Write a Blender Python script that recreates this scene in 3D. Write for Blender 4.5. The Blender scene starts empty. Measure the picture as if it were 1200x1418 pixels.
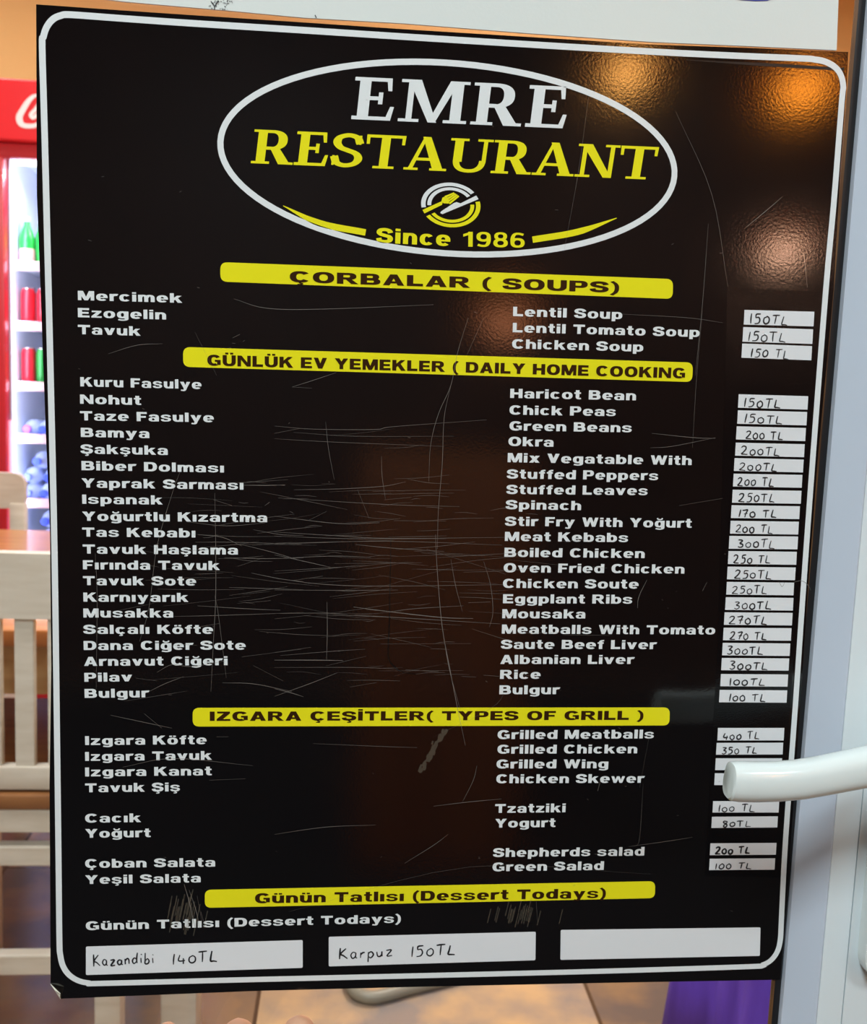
import bpy, bmesh, math, random
import numpy as np
from mathutils import Vector, Matrix
from mathutils.geometry import delaunay_2d_cdt
random.seed(7)
S = bpy.context.scene
COL = S.collection
PI = math.pi

# ------------------------------------------------------------------ camera
CAM = Vector((0.1322246, -0.4546771, 1.12))
RW = Matrix(((0.99575966, -0.02918578, -0.08724045),
             (-0.08317998, 0.11939463, -0.98935636),
             (0.03929117, 0.99241781, 0.11646068)))
FPX = 1350.0
cd = bpy.data.cameras.new('camera')
cam = bpy.data.objects.new('camera', cd)
COL.objects.link(cam)
cam.matrix_world = Matrix.Translation(CAM) @ RW.to_4x4()
cd.sensor_fit = 'HORIZONTAL'
cd.sensor_width = 36.0
cd.lens = FPX / 1200.0 * 36.0
cd.clip_start = 0.02
cd.dof.use_dof = True
cd.dof.focus_distance = 0.455
cd.dof.aperture_fstop = 24.0
S.camera = cam

# ------------------------------------------------------------------ world, exposure, large lights
S.view_settings.view_transform = 'Standard'
S.view_settings.look = 'None'
S.view_settings.gamma = 1.0
S.view_settings.use_curve_mapping = False
S.view_settings.exposure = 0.0
wd = bpy.data.worlds.new('world')
S.world = wd
wd.use_nodes = True
wd.node_tree.nodes['Background'].inputs[0].default_value = (1.0, 0.93, 0.85, 1)
wd.node_tree.nodes['Background'].inputs[1].default_value = 0.03


def area(name, loc, sx, sy, power, color, rot=(0, 0, 0)):
    l = bpy.data.lights.new(name, 'AREA')
    l.shape = 'RECTANGLE'; l.size = sx; l.size_y = sy
    l.energy = power; l.color = color
    o = bpy.data.objects.new(name, l)
    o.location = loc; o.rotation_euler = rot
    COL.objects.link(o)
    return o


# ceiling panels: two over the place where the sign is read from, two in the dining room beyond, plus one added to brighten the back wall
LIGHTS = [((-0.35, -1.35, 2.70), 0.60, 0.60, 57, (0.80, 0.95, 1.0)),
          ((1.55, -1.75, 2.70), 0.60, 0.60, 27, (0.80, 0.95, 1.0)),
          ((-0.75, 0.50, 2.70), 0.60, 0.60, 34, (1.0, 0.98, 0.97)),
          ((0.75, 2.05, 2.70), 0.60, 0.60, 58, (1.0, 0.94, 0.85)),
          ((-1.35, 2.35, 2.70), 0.60, 0.60, 12, (1.0, 0.95, 0.88))]

# ------------------------------------------------------------------ helpers


def ray(px, py):
    return RW @ Vector(((px - 600) / FPX, (709 - py) / FPX, -1.0))


def at(px, py, Y=0.0):
    d = ray(px, py)
    return CAM + d * ((Y - CAM.y) / d.y)


def P(px, py):
    """a point of the door plane: (x, z)"""
    p = at(px, py, 0.0)
    return Vector((p.x, p.z))


def lin(r, g, b):
    f = lambda c: (c / 255 / 12.92) if c / 255 <= 0.04045 else ((c / 255 + 0.055) / 1.055) ** 2.4
    return (f(r), f(g), f(b), 1)


MATS = {}


def mat(name, color, rough=0.5, metal=0.0, spec=0.5, bump=None, var=None, emit=None, coat=0.0, alpha=None):
    """procedural principled material. bump=(scale, strength, distance); var=(scale, colour, stretch)"""
    m = bpy.data.materials.new(name)
    m.use_nodes = True
    nt = m.node_tree
    b = nt.nodes['Principled BSDF']
    b.inputs['Base Color'].default_value = color
    b.inputs['Roughness'].default_value = rough
    b.inputs['Metallic'].default_value = metal
    b.inputs['Specular IOR Level'].default_value = spec
    b.inputs['Coat Weight'].default_value = coat
    if emit:
        b.inputs['Emission Color'].default_value = emit[0]
        b.inputs['Emission Strength'].default_value = emit[1]
    if alpha is not None:
        b.inputs['Alpha'].default_value = alpha
    if bump or var:
        geo = nt.nodes.new('ShaderNodeNewGeometry')
    if var:
        mp = nt.nodes.new('ShaderNodeMapping')
        mp.inputs['Scale'].default_value = var[2] if len(var) > 2 else (1, 1, 1)
        nt.links.new(geo.outputs['Position'], mp.inputs['Vector'])
        n = nt.nodes.new('ShaderNodeTexNoise')
        n.inputs['Scale'].default_value = var[0]
        n.inputs['Detail'].default_value = 5
        nt.links.new(mp.outputs[0], n.inputs['Vector'])
        r = nt.nodes.new('ShaderNodeValToRGB')
        r.color_ramp.elements[0].position = 0.35
        r.color_ramp.elements[1].position = 0.68
        r.color_ramp.elements[0].color = color
        r.color_ramp.elements[1].color = var[1]
        nt.links.new(n.outputs['Fac'], r.inputs['Fac'])
        nt.links.new(r.outputs['Color'], b.inputs['Base Color'])
    if bump:
        n2 = nt.nodes.new('ShaderNodeTexNoise')
        n2.inputs['Scale'].default_value = bump[0]
        n2.inputs['Detail'].default_value = 3
        nt.links.new(geo.outputs['Position'], n2.inputs['Vector'])
        bp = nt.nodes.new('ShaderNodeBump')
        bp.inputs['Strength'].default_value = bump[1]
        bp.inputs['Distance'].default_value = bump[2]
        nt.links.new(n2.outputs['Fac'], bp.inputs['Height'])
        nt.links.new(bp.outputs['Normal'], b.inputs['Normal'])
    MATS[name] = m
    return m


def glass_mat(name, tint=(0.97, 0.98, 0.98, 1), ior=1.45):
    m = bpy.data.materials.new(name)
    m.use_nodes = True
    nt = m.node_tree
    nt.nodes.clear()
    out = nt.nodes.new('ShaderNodeOutputMaterial')
    mix = nt.nodes.new('ShaderNodeMixShader')
    tr = nt.nodes.new('ShaderNodeBsdfTransparent')
    tr.inputs[0].default_value = tint
    gl = nt.nodes.new('ShaderNodeBsdfGlossy')
    gl.inputs['Roughness'].default_value = 0.02
    fr = nt.nodes.new('ShaderNodeFresnel')
    fr.inputs[0].default_value = ior
    ge = nt.nodes.new('ShaderNodeNewGeometry')      # reflect at the front face only: a thin pane has no inner total reflection
    sb = nt.nodes.new('ShaderNodeMath'); sb.operation = 'SUBTRACT'; sb.inputs[0].default_value = 1.0
    mu = nt.nodes.new('ShaderNodeMath'); mu.operation = 'MULTIPLY'
    nt.links.new(ge.outputs['Backfacing'], sb.inputs[1])
    nt.links.new(fr.outputs[0], mu.inputs[0]); nt.links.new(sb.outputs[0], mu.inputs[1])
    nt.links.new(mu.outputs[0], mix.inputs[0])
    nt.links.new(tr.outputs[0], mix.inputs[1])
    nt.links.new(gl.outputs[0], mix.inputs[2])
    nt.links.new(mix.outputs[0], out.inputs[0])
    MATS[name] = m
    return m


def empty(name, loc=(0, 0, 0), rz=0.0):
    o = bpy.data.objects.new(name, None)
    o.empty_display_size = 0.05
    o.location = loc; o.rotation_euler = (0, 0, rz)
    COL.objects.link(o)
    return o


def tag(o, label=None, cat=None, group=None, kind=None):
    if label: o['label'] = label
    if cat: o['category'] = cat
    if group: o['group'] = group
    if kind: o['kind'] = kind
    return o


class MB:
    """collects shapes and links them as one mesh object"""

    def __init__(s):
        s.bm = bmesh.new()

    def box(s, x0, y0, z0, x1, y1, z1, bev=0.0, seg=2):
        t = bmesh.new()
        bmesh.ops.create_cube(t, size=1.0)
        for v in t.verts:
            v.co = Vector((x0 + (v.co.x + .5) * (x1 - x0), y0 + (v.co.y + .5) * (y1 - y0), z0 + (v.co.z + .5) * (z1 - z0)))
        if bev:
            bmesh.ops.bevel(t, geom=t.edges[:], offset=bev, segments=seg, profile=0.5, affect='EDGES')
        s.join(t)
        return s

    def join(s, t):
        m = bpy.data.meshes.new('tmp')
        t.to_mesh(m); t.free()
        s.bm.from_mesh(m)
        bpy.data.meshes.remove(m)

    def lathe(s, prof, seg=24, c=(0, 0, 0)):
        rings = []
        for r, z in prof:
            if r < 1e-6:
                rings.append([s.bm.verts.new((c[0], c[1], c[2] + z))])
            else:
                rings.append([s.bm.verts.new((c[0] + r * math.cos(2 * PI * k / seg), c[1] + r * math.sin(2 * PI * k / seg), c[2] + z)) for k in range(seg)])
        for a, b in zip(rings, rings[1:]):
            for k in range(seg):
                q = [a[k % len(a)], a[(k + 1) % len(a)], b[(k + 1) % len(b)], b[k % len(b)]]
                u = []
                for v in q:
                    if v not in u: u.append(v)
                if len(u) > 2: s.bm.faces.new(u)
        for rg, fl in ((rings[0], True), (rings[-1], False)):
            if len(rg) > 1: s.bm.faces.new(rg[::-1] if fl else rg)
        return s

    def tube(s, pts, rad, seg=10, sx=1.0, up=Vector((0, 0, 1)), power=2.0, cap=True):
        """sweep a (super)elliptic section along pts; rad may be a list; section is rad*sx across, rad along `up`"""
        pts = [Vector(p) for p in pts]
        rad = rad if isinstance(rad, (list, tuple)) else [rad] * len(pts)
        rings = []
        for i, p in enumerate(pts):
            d = (pts[min(i + 1, len(pts) - 1)] - pts[max(i - 1, 0)]).normalized()
            a = d.cross(up)
            if a.length < 1e-4: a = d.cross(Vector((0, 1, 0)))
            a.normalize(); b = a.cross(d).normalized()
            rg = []
            for k in range(seg):
                t = 2 * PI * k / seg
                ca, sa = math.cos(t), math.sin(t)
                ca = math.copysign(abs(ca) ** (2 / power), ca); sa = math.copysign(abs(sa) ** (2 / power), sa)
                rg.append(s.bm.verts.new(p + a * (ca * rad[i] * sx) + b * (sa * rad[i])))
            rings.append(rg)
        for a, b in zip(rings, rings[1:]):
            for k in range(seg):
                s.bm.faces.new((a[k], a[(k + 1) % seg], b[(k + 1) % seg], b[k]))
        if cap:
            s.bm.faces.new(rings[0][::-1]); s.bm.faces.new(rings[-1])
        return s

    def prism(s, poly, z0, z1):
        a = [s.bm.verts.new((x, y, z0)) for x, y in poly]
        b = [s.bm.verts.new((x, y, z1)) for x, y in poly]
        n = len(poly)
        for k in range(n):
            s.bm.faces.new((a[k], a[(k + 1) % n], b[(k + 1) % n], b[k]))
        s.bm.faces.new(a[::-1]); s.bm.faces.new(b)
        return s

    def plate(s, poly, y0, y1):
        """poly of (x, z) extruded from y0 to y1"""
        a = [s.bm.verts.new((x, y0, z)) for x, z in poly]
        b = [s.bm.verts.new((x, y1, z)) for x, z in poly]
        n = len(poly)
        for k in range(n):
            s.bm.faces.new((a[k], a[(k + 1) % n], b[(k + 1) % n], b[k]))
        s.bm.faces.new(a[::-1]); s.bm.faces.new(b)
        return s

    def flat(s, polys, y, union=True):
        """printed shapes: lists of (x, z) on the plane at y, facing the reader; overlaps are merged into one clean sheet"""
        if len(polys) > 1 and union:
            vs, fs = [], []
            for poly in polys:
                ar = sum(poly[i][0] * poly[(i + 1) % len(poly)][1] - poly[(i + 1) % len(poly)][0] * poly[i][1] for i in range(len(poly)))
                if abs(ar) < 1e-12: continue
                q = list(poly) if ar > 0 else list(poly)[::-1]
                fs.append(list(range(len(vs), len(vs) + len(q))))
                vs += [Vector((p[0] * 1000, p[1] * 1000)) for p in q]
            ov, oe, of, _a, _b, _c = delaunay_2d_cdt(vs, [], fs, 0, 1e-4)
            O = np.array([(v.x, v.y) for v in ov])
            T = np.array([f for f in of if len(f) == 3])
            cen = O[T].mean(axis=1)
            keep = np.zeros(len(T), bool)
            for f in fs:
                q = np.array([(vs[i].x, vs[i].y) for i in f])
                lo, hi = q.min(0), q.max(0)
                idx = np.nonzero(~keep & (cen[:, 0] > lo[0]) & (cen[:, 0] < hi[0]) & (cen[:, 1] > lo[1]) & (cen[:, 1] < hi[1]))[0]
                if not len(idx): continue
                c = cen[idx]
                ins = np.zeros(len(idx), bool)
                for (xa, ya), (xb, yb) in zip(q, np.roll(q, -1, 0)):
                    if ya == yb: continue
                    cr_ = ((ya > c[:, 1]) != (yb > c[:, 1])) & (c[:, 0] < (xb - xa) * (c[:, 1] - ya) / (yb - ya) + xa)
                    ins ^= cr_
                keep[idx] |= ins
            bvs = {}
            for t in T[keep]:
                for i in t:
                    if i not in bvs: bvs[i] = s.bm.verts.new((O[i, 0] / 1000, y, O[i, 1] / 1000))
                s.bm.faces.new([bvs[i] for i in t])
            return s
        for poly in polys:
            vs = [s.bm.verts.new((p[0], y, p[1])) for p in poly]
            ar = sum(poly[i][0] * poly[(i + 1) % len(poly)][1] - poly[(i + 1) % len(poly)][0] * poly[i][1] for i in range(len(poly)))
            s.bm.faces.new(vs if ar > 0 else vs[::-1])
        return s

    def build(s, name, m, parent=None, smooth=False, recalc=True):
        if recalc: bmesh.ops.recalc_face_normals(s.bm, faces=s.bm.faces[:])
        me = bpy.data.meshes.new(name)
        s.bm.to_mesh(me); s.bm.free()
        if smooth:
            for p in me.polygons: p.use_smooth = True
            if smooth != 'all':
                me.set_sharp_from_angle(angle=math.radians(38))
        me.materials.append(m)
        o = bpy.data.objects.new(name, me)
        COL.objects.link(o)
        if parent: o.parent = parent
        return o


def copy_tree(o, parent=None):
    c = o.copy()
    COL.objects.link(c)
    if parent: c.parent = parent
    for ch in list(o.children): copy_tree(ch, c)
    return c


def catmull(pts, n=6, closed=False):
    pts = [Vector(p) for p in pts]
    if len(pts) < 3: return pts
    out = []
    N = len(pts)
    for i in range(N if closed else N - 1):
        p1, p2 = pts[i], pts[(i + 1) % N]
        p0 = pts[i - 1] if (i > 0 or closed) else p1 * 2 - p2
        p3 = pts[(i + 2) % N] if (i + 2 < N or closed) else p2 * 2 - p1
        for k in range(n):
            t = k / n
            out.append(0.5 * ((2 * p1) + (p2 - p0) * t + (2 * p0 - 5 * p1 + 4 * p2 - p3) * t * t + (3 * p1 - p0 - 3 * p2 + p3) * t ** 3))
    if not closed: out.append(pts[-1])
    return out


def pen(pts, a, b, closed=False, taper=None):
    """quads of a stroke drawn with a pen of half width a (across) and b (up)"""
    pts = [Vector(p) for p in pts]
    n = len(pts)
    L, R = [], []
    for i, p in enumerate(pts):
        if closed: d = pts[(i + 1) % n] - pts[i - 1]
        else: d = pts[min(i + 1, n - 1)] - pts[max(i - 1, 0)]
        if d.length < 1e-9: d = Vector((1, 0))
        d.normalize()
        k = taper(i / max(1, n - 1)) if taper else 1.0
        o = Vector((-d.y * a * k, d.x * b * k))
        L.append(p + o); R.append(p - o)
    m = n if closed else n - 1
    return [[R[i], R[(i + 1) % n], L[(i + 1) % n], L[i]] for i in range(m)]


# ------------------------------------------------------------------ lettering: a heavy wide sans and a slab serif, drawn from shapes
SA, SB = 0.33, 0.21      # stem width, bar width of the sans


def rc(x0, y0, x1, y1): return [[(x0, y0), (x1, y0), (x1, y1), (x0, y1)]]


def sup(cx, cy, rx, ry, t, e=2.35):
    c, s = math.cos(t), math.sin(t)
    return (cx + rx * math.copysign(abs(c) ** (2 / e), c), cy + ry * math.copysign(abs(s) ** (2 / e), s))


def rg(x0, y0, x1, y1, a0=0, a1=360, sx=None, sy=None):
    sx = SA if sx is None else sx; sy = SB if sy is None else sy
    cx, cy, rx, ry = (x0 + x1) / 2, (y0 + y1) / 2, (x1 - x0) / 2, (y1 - y0) / 2
    n = max(8, int((a1 - a0) / 11))
    out = []
    pr = None
    for k in range(n + 1):
        t = math.radians(a0 + (a1 - a0) * k / n)
        o = sup(cx, cy, rx, ry, t); i = sup(cx, cy, max(rx - sx, .02), max(ry - sy, .02), t)
        if pr: out.append([pr[0], o, i, pr[1]])
        pr = (o, i)
    return out


def st(pts, a=None, b=None): return pen(catmull(pts, 5), SA / 2 if a is None else a, SB / 2 if b is None else b)


def mir(polys, w): return [[(w - p[0], p[1]) for p in q] for q in polys]
def off(polys, dx, dy=0): return [[(p[0] + dx, p[1] + dy) for p in q] for q in polys]


XH = 0.75


def sans():
    g = {}
    B, T = SB, SA
    leg = [[(0, 0), (.34, 0), (.66, 1), (.37, 1)]]
    g['A'] = (1.1, leg + mir(leg, 1.1) + [[(.37, 1), (.73, 1), (.55, .6)]] + rc(.26, .19, .84, .37))
    bow = lambda x1, y0, y1: rg(.2, y0, x1, y1, -90, 90, T, .19) + rc(.1, y0, .2 + (x1 - .2) / 2, y0 + .19) + rc(.1, y1 - .19, .2 + (x1 - .2) / 2, y1)
    g['B'] = (1.02, rc(0, 0, T, 1) + bow(.96, .42, 1) + bow(1.02, 0, .58))
    g['C'] = (1.04, rg(0, -.01, 1.06, 1.01, 38, 322))
    ced = lambda cx: st([(cx, .02), (cx + .02, -.06), (cx + .12, -.11), (cx + .06, -.19), (cx - .12, -.18)], .06, .045)
    g['Ç'] = (1.04, g['C'][1] + ced(.52))
    g['D'] = (1.04, rc(0, 0, T, 1) + rg(.04, 0, 1.04, 1, -90, 90) + rc(.1, 0, .55, B) + rc(.1, 1 - B, .55, 1))
    g['E'] = (.9, rc(0, 0, T, 1) + rc(0, 0, .9, B) + rc(0, .4, .84, .59) + rc(0, 1 - B, .88, 1))
    g['F'] = (.84, rc(0, 0, T, 1) + rc(0, .38, .76, .57) + rc(0, 1 - B, .84, 1))
    g['G'] = (1.08, rg(0, -.01, 1.08, 1.01, 36, 300) + rc(.6, .36, 1.06, .54) + rc(.78, .08, 1.06, .5))
    g['H'] = (1.04, rc(0, 0, T, 1) + rc(1.04 - T, 0, 1.04, 1) + rc(.2, .39, .84, .61))
    g['I'] = (T, rc(0, 0, T, 1))
    g['İ'] = (T, rc(0, 0, T, 1) + rc(0, 1.08, T, 1.24))
    g['K'] = (1.08, rc(0, 0, T, 1) + [[(.28, .28), (.28, .6), (.68, 1), (1.05, 1)], [(.4, .52), (.64, .7), (1.1, 0), (.72, 0)]])
    g['L'] = (.84, rc(0, 0, T, 1) + rc(0, 0, .84, B + .02))
    md = [[(0, 1), (.4, 1), (.76, 0), (.49, 0)]]
    g['M'] = (1.25, rc(0, 0, .27, 1) + rc(.98, 0, 1.25, 1) + md + mir(md, 1.25))
    g['N'] = (1.06, rc(0, 0, .28, 1) + rc(.78, 0, 1.06, 1) + [[(0, 1), (.32, 1), (1.06, 0), (.74, 0)]])
    g['O'] = (1.1, rg(0, -.01, 1.1, 1.01))
    g['Ö'] = (1.1, g['O'][1] + rc(.22, 1.08, .48, 1.24) + rc(.62, 1.08, .88, 1.24))
    g['P'] = (.98, rc(0, 0, T, 1) + bow(.98, .35, 1))
    g['R'] = (1.08, rc(0, 0, T, 1) + bow(1.0, .4, 1) + [[(.42, .46), (.72, .46), (1.1, 0), (.74, 0)]])
    sp = [(.84, .69), (.76, .84), (.5, .905), (.24, .86), (.155, .72), (.24, .59), (.5, .51), (.77, .43), (.83, .28), (.74, .14), (.48, .095), (.2, .15), (.13, .32)]
    g['S'] = (.98, st(sp))
    g['Ş'] = (.98, g['S'][1] + ced(.48))
    g['T'] = (1.0, rc(0, 1 - B - .02, 1.0, 1) + rc(.35, 0, .65, 1))
    g['U'] = (1.04, rc(0, .4, T, 1) + rc(1.04 - T, .4, 1.04, 1) + rg(0, -.01, 1.04, .82, 180, 360))
    g['Ü'] = (1.04, g['U'][1] + rc(.2, 1.08, .45, 1.24) + rc(.59, 1.08, .84, 1.24))
    v = [[(0, 1), (.35, 1), (.7, 0), (.36, 0)]]
    g['V'] = (1.06, v + mir(v, 1.06))
    w = [[(0, 1), (.3, 1), (.56, 0), (.27, 0)], [(.27, 0), (.56, 0), (.86, 1), (.6, 1)]]
    g['W'] = (1.46, w + mir(w, 1.46))
    y = [[(0, 1), (.37, 1), (.72, .4), (.38, .4)]]
    g['Y'] = (1.08, y + mir(y, 1.08) + rc(.39, 0, .69, .46))
    g['Z'] = (.94, rc(0, 0, .94, .2) + rc(.04, .8, .92, 1) + [[(0, .18), (.42, .18), (.92, .82), (.5, .82)]])
    # lower case
    t, b = .31, .175
    R = lambda *a, **k: rg(*a, sx=t, sy=b, **k)
    g['a'] = (.86, st([(.13, .52), (.22, .64), (.44, .67), (.66, .62), (.7, .48)], .14, .082) + rg(0, -.015, .76, .455, sx=.26, sy=.125) + rc(.565, 0, .85, .5))
    g['b'] = (.9, rc(0, 0, t, 1) + R(.03, -.01, .9, XH + .01))
    g['c'] = (.84, rg(0, -.01, .86, XH + .01, 38, 322, t, b))
    g['ç'] = (.84, g['c'][1] + ced(.43))
    g['d'] = (.9, mir(g['b'][1], .9))
    g['e'] = (.88, rg(0, -.01, .88, XH + .01, 0, 318, t, b) + rc(.15, .3, .88, .42))
    g['f'] = (.56, rc(.13, 0, .13 + t, .8) + st([(.275, .72), (.3, .86), (.42, .925), (.58, .925)], .14, .075) + rc(0, XH - .16, .55, XH))
    g['g'] = (.9, R(0, .0, .86, XH + .01) + rc(.9 - t, -.06, .9, XH) + st([(.757, .02), (.72, -.12), (.46, -.19), (.1, -.13)], .14, .07))
    g['ğ'] = (.9, g['g'][1] + st([(.2, 1.02), (.3, .9), (.45, .87), (.6, .9), (.7, 1.02)], .07, .06))
    arch = rg(.02, .1, .86, XH + .01, 0, 180, t, b) + rc(.86 - t, 0, .86, .45)
    g['h'] = (.86, rc(0, 0, t, 1) + arch)
    g['i'] = (t, rc(0, 0, t, XH) + rc(0, .84, t, 1))
    g['ı'] = (t, rc(0, 0, t, XH))
    g['k'] = (.94, rc(0, 0, t, 1) + [[(.26, .2), (.26, .46), (.55, XH), (.92, XH)], [(.36, .4), (.58, .55), (.96, 0), (.61, 0)]])
    g['l'] = (t, rc(0, 0, t, 1))
    a2 = rg(.02, .1, .78, XH + .01, 0, 180, t, b) + rc(.78 - t, 0, .78, .45)
    g['m'] = (1.28, rc(0, 0, t, XH) + a2 + off(a2, .5))
    g['n'] = (.86, rc(0, 0, t, XH) + arch)
    g['o'] = (.9, R(0, -.01, .9, XH + .01))
    g['ö'] = (.9, g['o'][1] + rc(.17, .84, .4, .99) + rc(.5, .84, .73, .99))
    g['p'] = (.9, rc(0, -.25, t, XH) + R(.03, -.01, .9, XH + .01))
    g['r'] = (.6, rc(0, 0, t, XH) + rg(.02, .15, 1.02, XH + .02, 75, 170, t, b + .04))
    ss = [(x * .86, y * .75) for x, y in sp]
    g['s'] = (.84, st(ss, .125, .075))
    g['ş'] = (.84, g['s'][1] + ced(.42))
    g['t'] = (.58, rc(.12, .2, .12 + t, .98) + rc(0, XH - .16, .57, XH) + st([(.265, .3), (.29, .13), (.4, .075), (.58, .09)], .14, .08))
    g['u'] = (.86, [[(.86 - p[0], XH - p[1]) for p in q] for q in rc(0, 0, t, XH) + arch])
    g['ü'] = (.86, g['u'][1] + rc(.15, .84, .38, .99) + rc(.48, .84, .71, .99))
    vv = [[(0, XH), (.32, XH), (.6, 0), (.3, 0)]]
    g['v'] = (.9, vv + mir(vv, .9))
    ww = [[(p[0] * .86, p[1] * XH) for p in q] for q in w]
    g['w'] = (1.26, ww + mir(ww, 1.26))
    g['x'] = (.92, [[(0, 0), (.36, 0), (.92, XH), (.56, XH)], [(.02, XH), (.37, XH), (.92, 0), (.56, 0)]])
    g['y'] = (.92, [[(0, XH), (.33, XH), (.62, .05), (.36, -.02)], [(.92, XH), (.6, XH), (.3, -.1), (.54, -.1)]] + st([(.46, -.04), (.36, -.18), (.08, -.16)], .13, .07))
    g['z'] = (.8, rc(0, 0, .8, .165) + rc(.03, XH - .165, .78, XH) + [[(0, .15), (.36, .15), (.78, .6), (.42, .6)]])
    g['('] = (.46, st([(.42, 1.04), (.2, .78), (.14, .42), (.2, .06), (.42, -.22)], .12, .06))
    g[')'] = (.46, mir(g['('][1], .46))
    # figures (a little lighter, for the Since line)
    g['1'] = (.62, rc(.3, 0, .56, 1) + [[(.0, .66), (.3, .78), (.34, 1), (.26, .93), (0, .84)]])
    g['9'] = (.84, rg(0, .36, .84, 1.01, sx=.23, sy=.15) + st([(.73, .68), (.72, .36), (.6, .12), (.36, .07), (.08, .14)], .115, .07))
    g['6'] = (.84, [[(.84 - p[0], 1 - p[1]) for p in q] for q in g['9'][1]])
    g['8'] = (.86, rg(.05, .46, .81, 1.01, sx=.22, sy=.14) + rg(0, -.01, .86, .58, sx=.24, sy=.15))
    g[' '] = (.36, [])
    return g


def serif():
    g = {}
    b, t, s = .085, .26, .07
    ser = lambda x0, x1, y=0: rc(x0, y, x1, y + s)
    g['E'] = (.98, rc(.12, 0, .12 + t, 1) + rc(.0, 0, .88, b) + rc(0, 1 - b, .86, 1) + [[(.74, 1), (.86, 1), (.88, .7), (.79, .7)]] + [[(.76, 0), (.9, 0), (.96, .33), (.87, .33)]]
              + rc(.3, .47, .64, .56) + [[(.58, .38), (.68, .38), (.68, .66), (.58, .66)]])
    g['M'] = (1.6, rc(.17, 0, .31, .95) + rc(1.2, 0, 1.46, 1) + rc(0, 1 - s, .42, 1) + rc(1.2, 1 - s, 1.6, 1) + ser(0, .48) + ser(1.05, 1.6)
              + [[(.16, 1), (.46, 1), (.9, 0), (.7, 0)], [(.7, 0), (.86, 0), (1.34, 1), (1.14, 1)]])
    g['R'] = (1.2, rc(.13, 0, .13 + t, 1) + ser(0, .52) + rc(0, 1 - s, .6, 1) + rg(.1, .42, .98, 1, -90, 90, t, b) + rc(.3, .42, .56, .51) + rc(.3, 1 - b, .56, 1)
              + [[(.5, .47), (.76, .49), (1.08, .06), (.86, 0), (.78, 0)]] + rc(.84, 0, 1.2, s))
    sp = [(.84, .7), (.74, .88), (.5, .95), (.24, .88), (.17, .73), (.28, .58), (.5, .5), (.74, .41), (.83, .26), (.72, .11), (.46, .05), (.22, .12), (.12, .32)]
    g['S'] = (.98, pen(catmull(sp, 5), .12, .06) + rc(.80, .68, .87, .95) + rc(.07, .05, .14, .34))
    g['T'] = (1.14, rc(.44, 0, .44 + t, 1) + ser(.26, .88) + rc(0, 1 - b, 1.14, 1) + [[(0, 1), (.1, 1), (.1, .72), (.01, .72)], [(1.04, 1), (1.14, 1), (1.13, .72), (1.04, .72)]])
    g['A'] = (1.26, [[(.1, 0), (.24, 0), (.6, .98), (.5, .98)], [(.46, 1), (.7, 1), (1.17, 0), (.86, 0)]] + rc(.3, .29, .9, .375) + ser(0, .42) + ser(.76, 1.26))
    g['U'] = (1.26, rc(.13, .3, .13 + t, 1) + rc(.98, .3, 1.1, 1) + rc(0, 1 - s, .54, 1) + rc(.8, 1 - s, 1.26, 1) + rg(.13, -.015, 1.1, .72, 180, 360, .19, .1) + rc(.13, .3, .39, .4))
    g['N'] = (1.26, rc(.15, 0, .28, 1) + rc(.98, 0, 1.11, 1) + [[(.1, 1), (.42, 1), (1.11, 0), (.86, 0)]] + rc(0, 1 - s, .4, 1) + rc(.82, 1 - s, 1.26, 1) + ser(0, .45))
    g[' '] = (.4, [])
    return g


SANS, SERIF = sans(), serif()


def text_polys(font, s, p0, p1, cap, gap=.13, shear=0.0):
    """letters set from p0 to p1 along the baseline, cap in metres"""
    p0, p1 = Vector(p0), Vector(p1)
    u = (p1 - p0)
    W = u.length
    u = u / W
    v = Vector((-u.y, u.x))
    adv = sum(font[c][0] + gap for c in s) - gap
    k = W / adv
    x = 0
    out = []
    for c in s:
        w, polys = font[c]
        for q in polys:
            out.append([p0 + u * ((x + q_[0]) * k + shear * q_[1] * cap) + v * (q_[1] * cap) for q_ in q])
        x += w + gap
    return out


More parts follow.
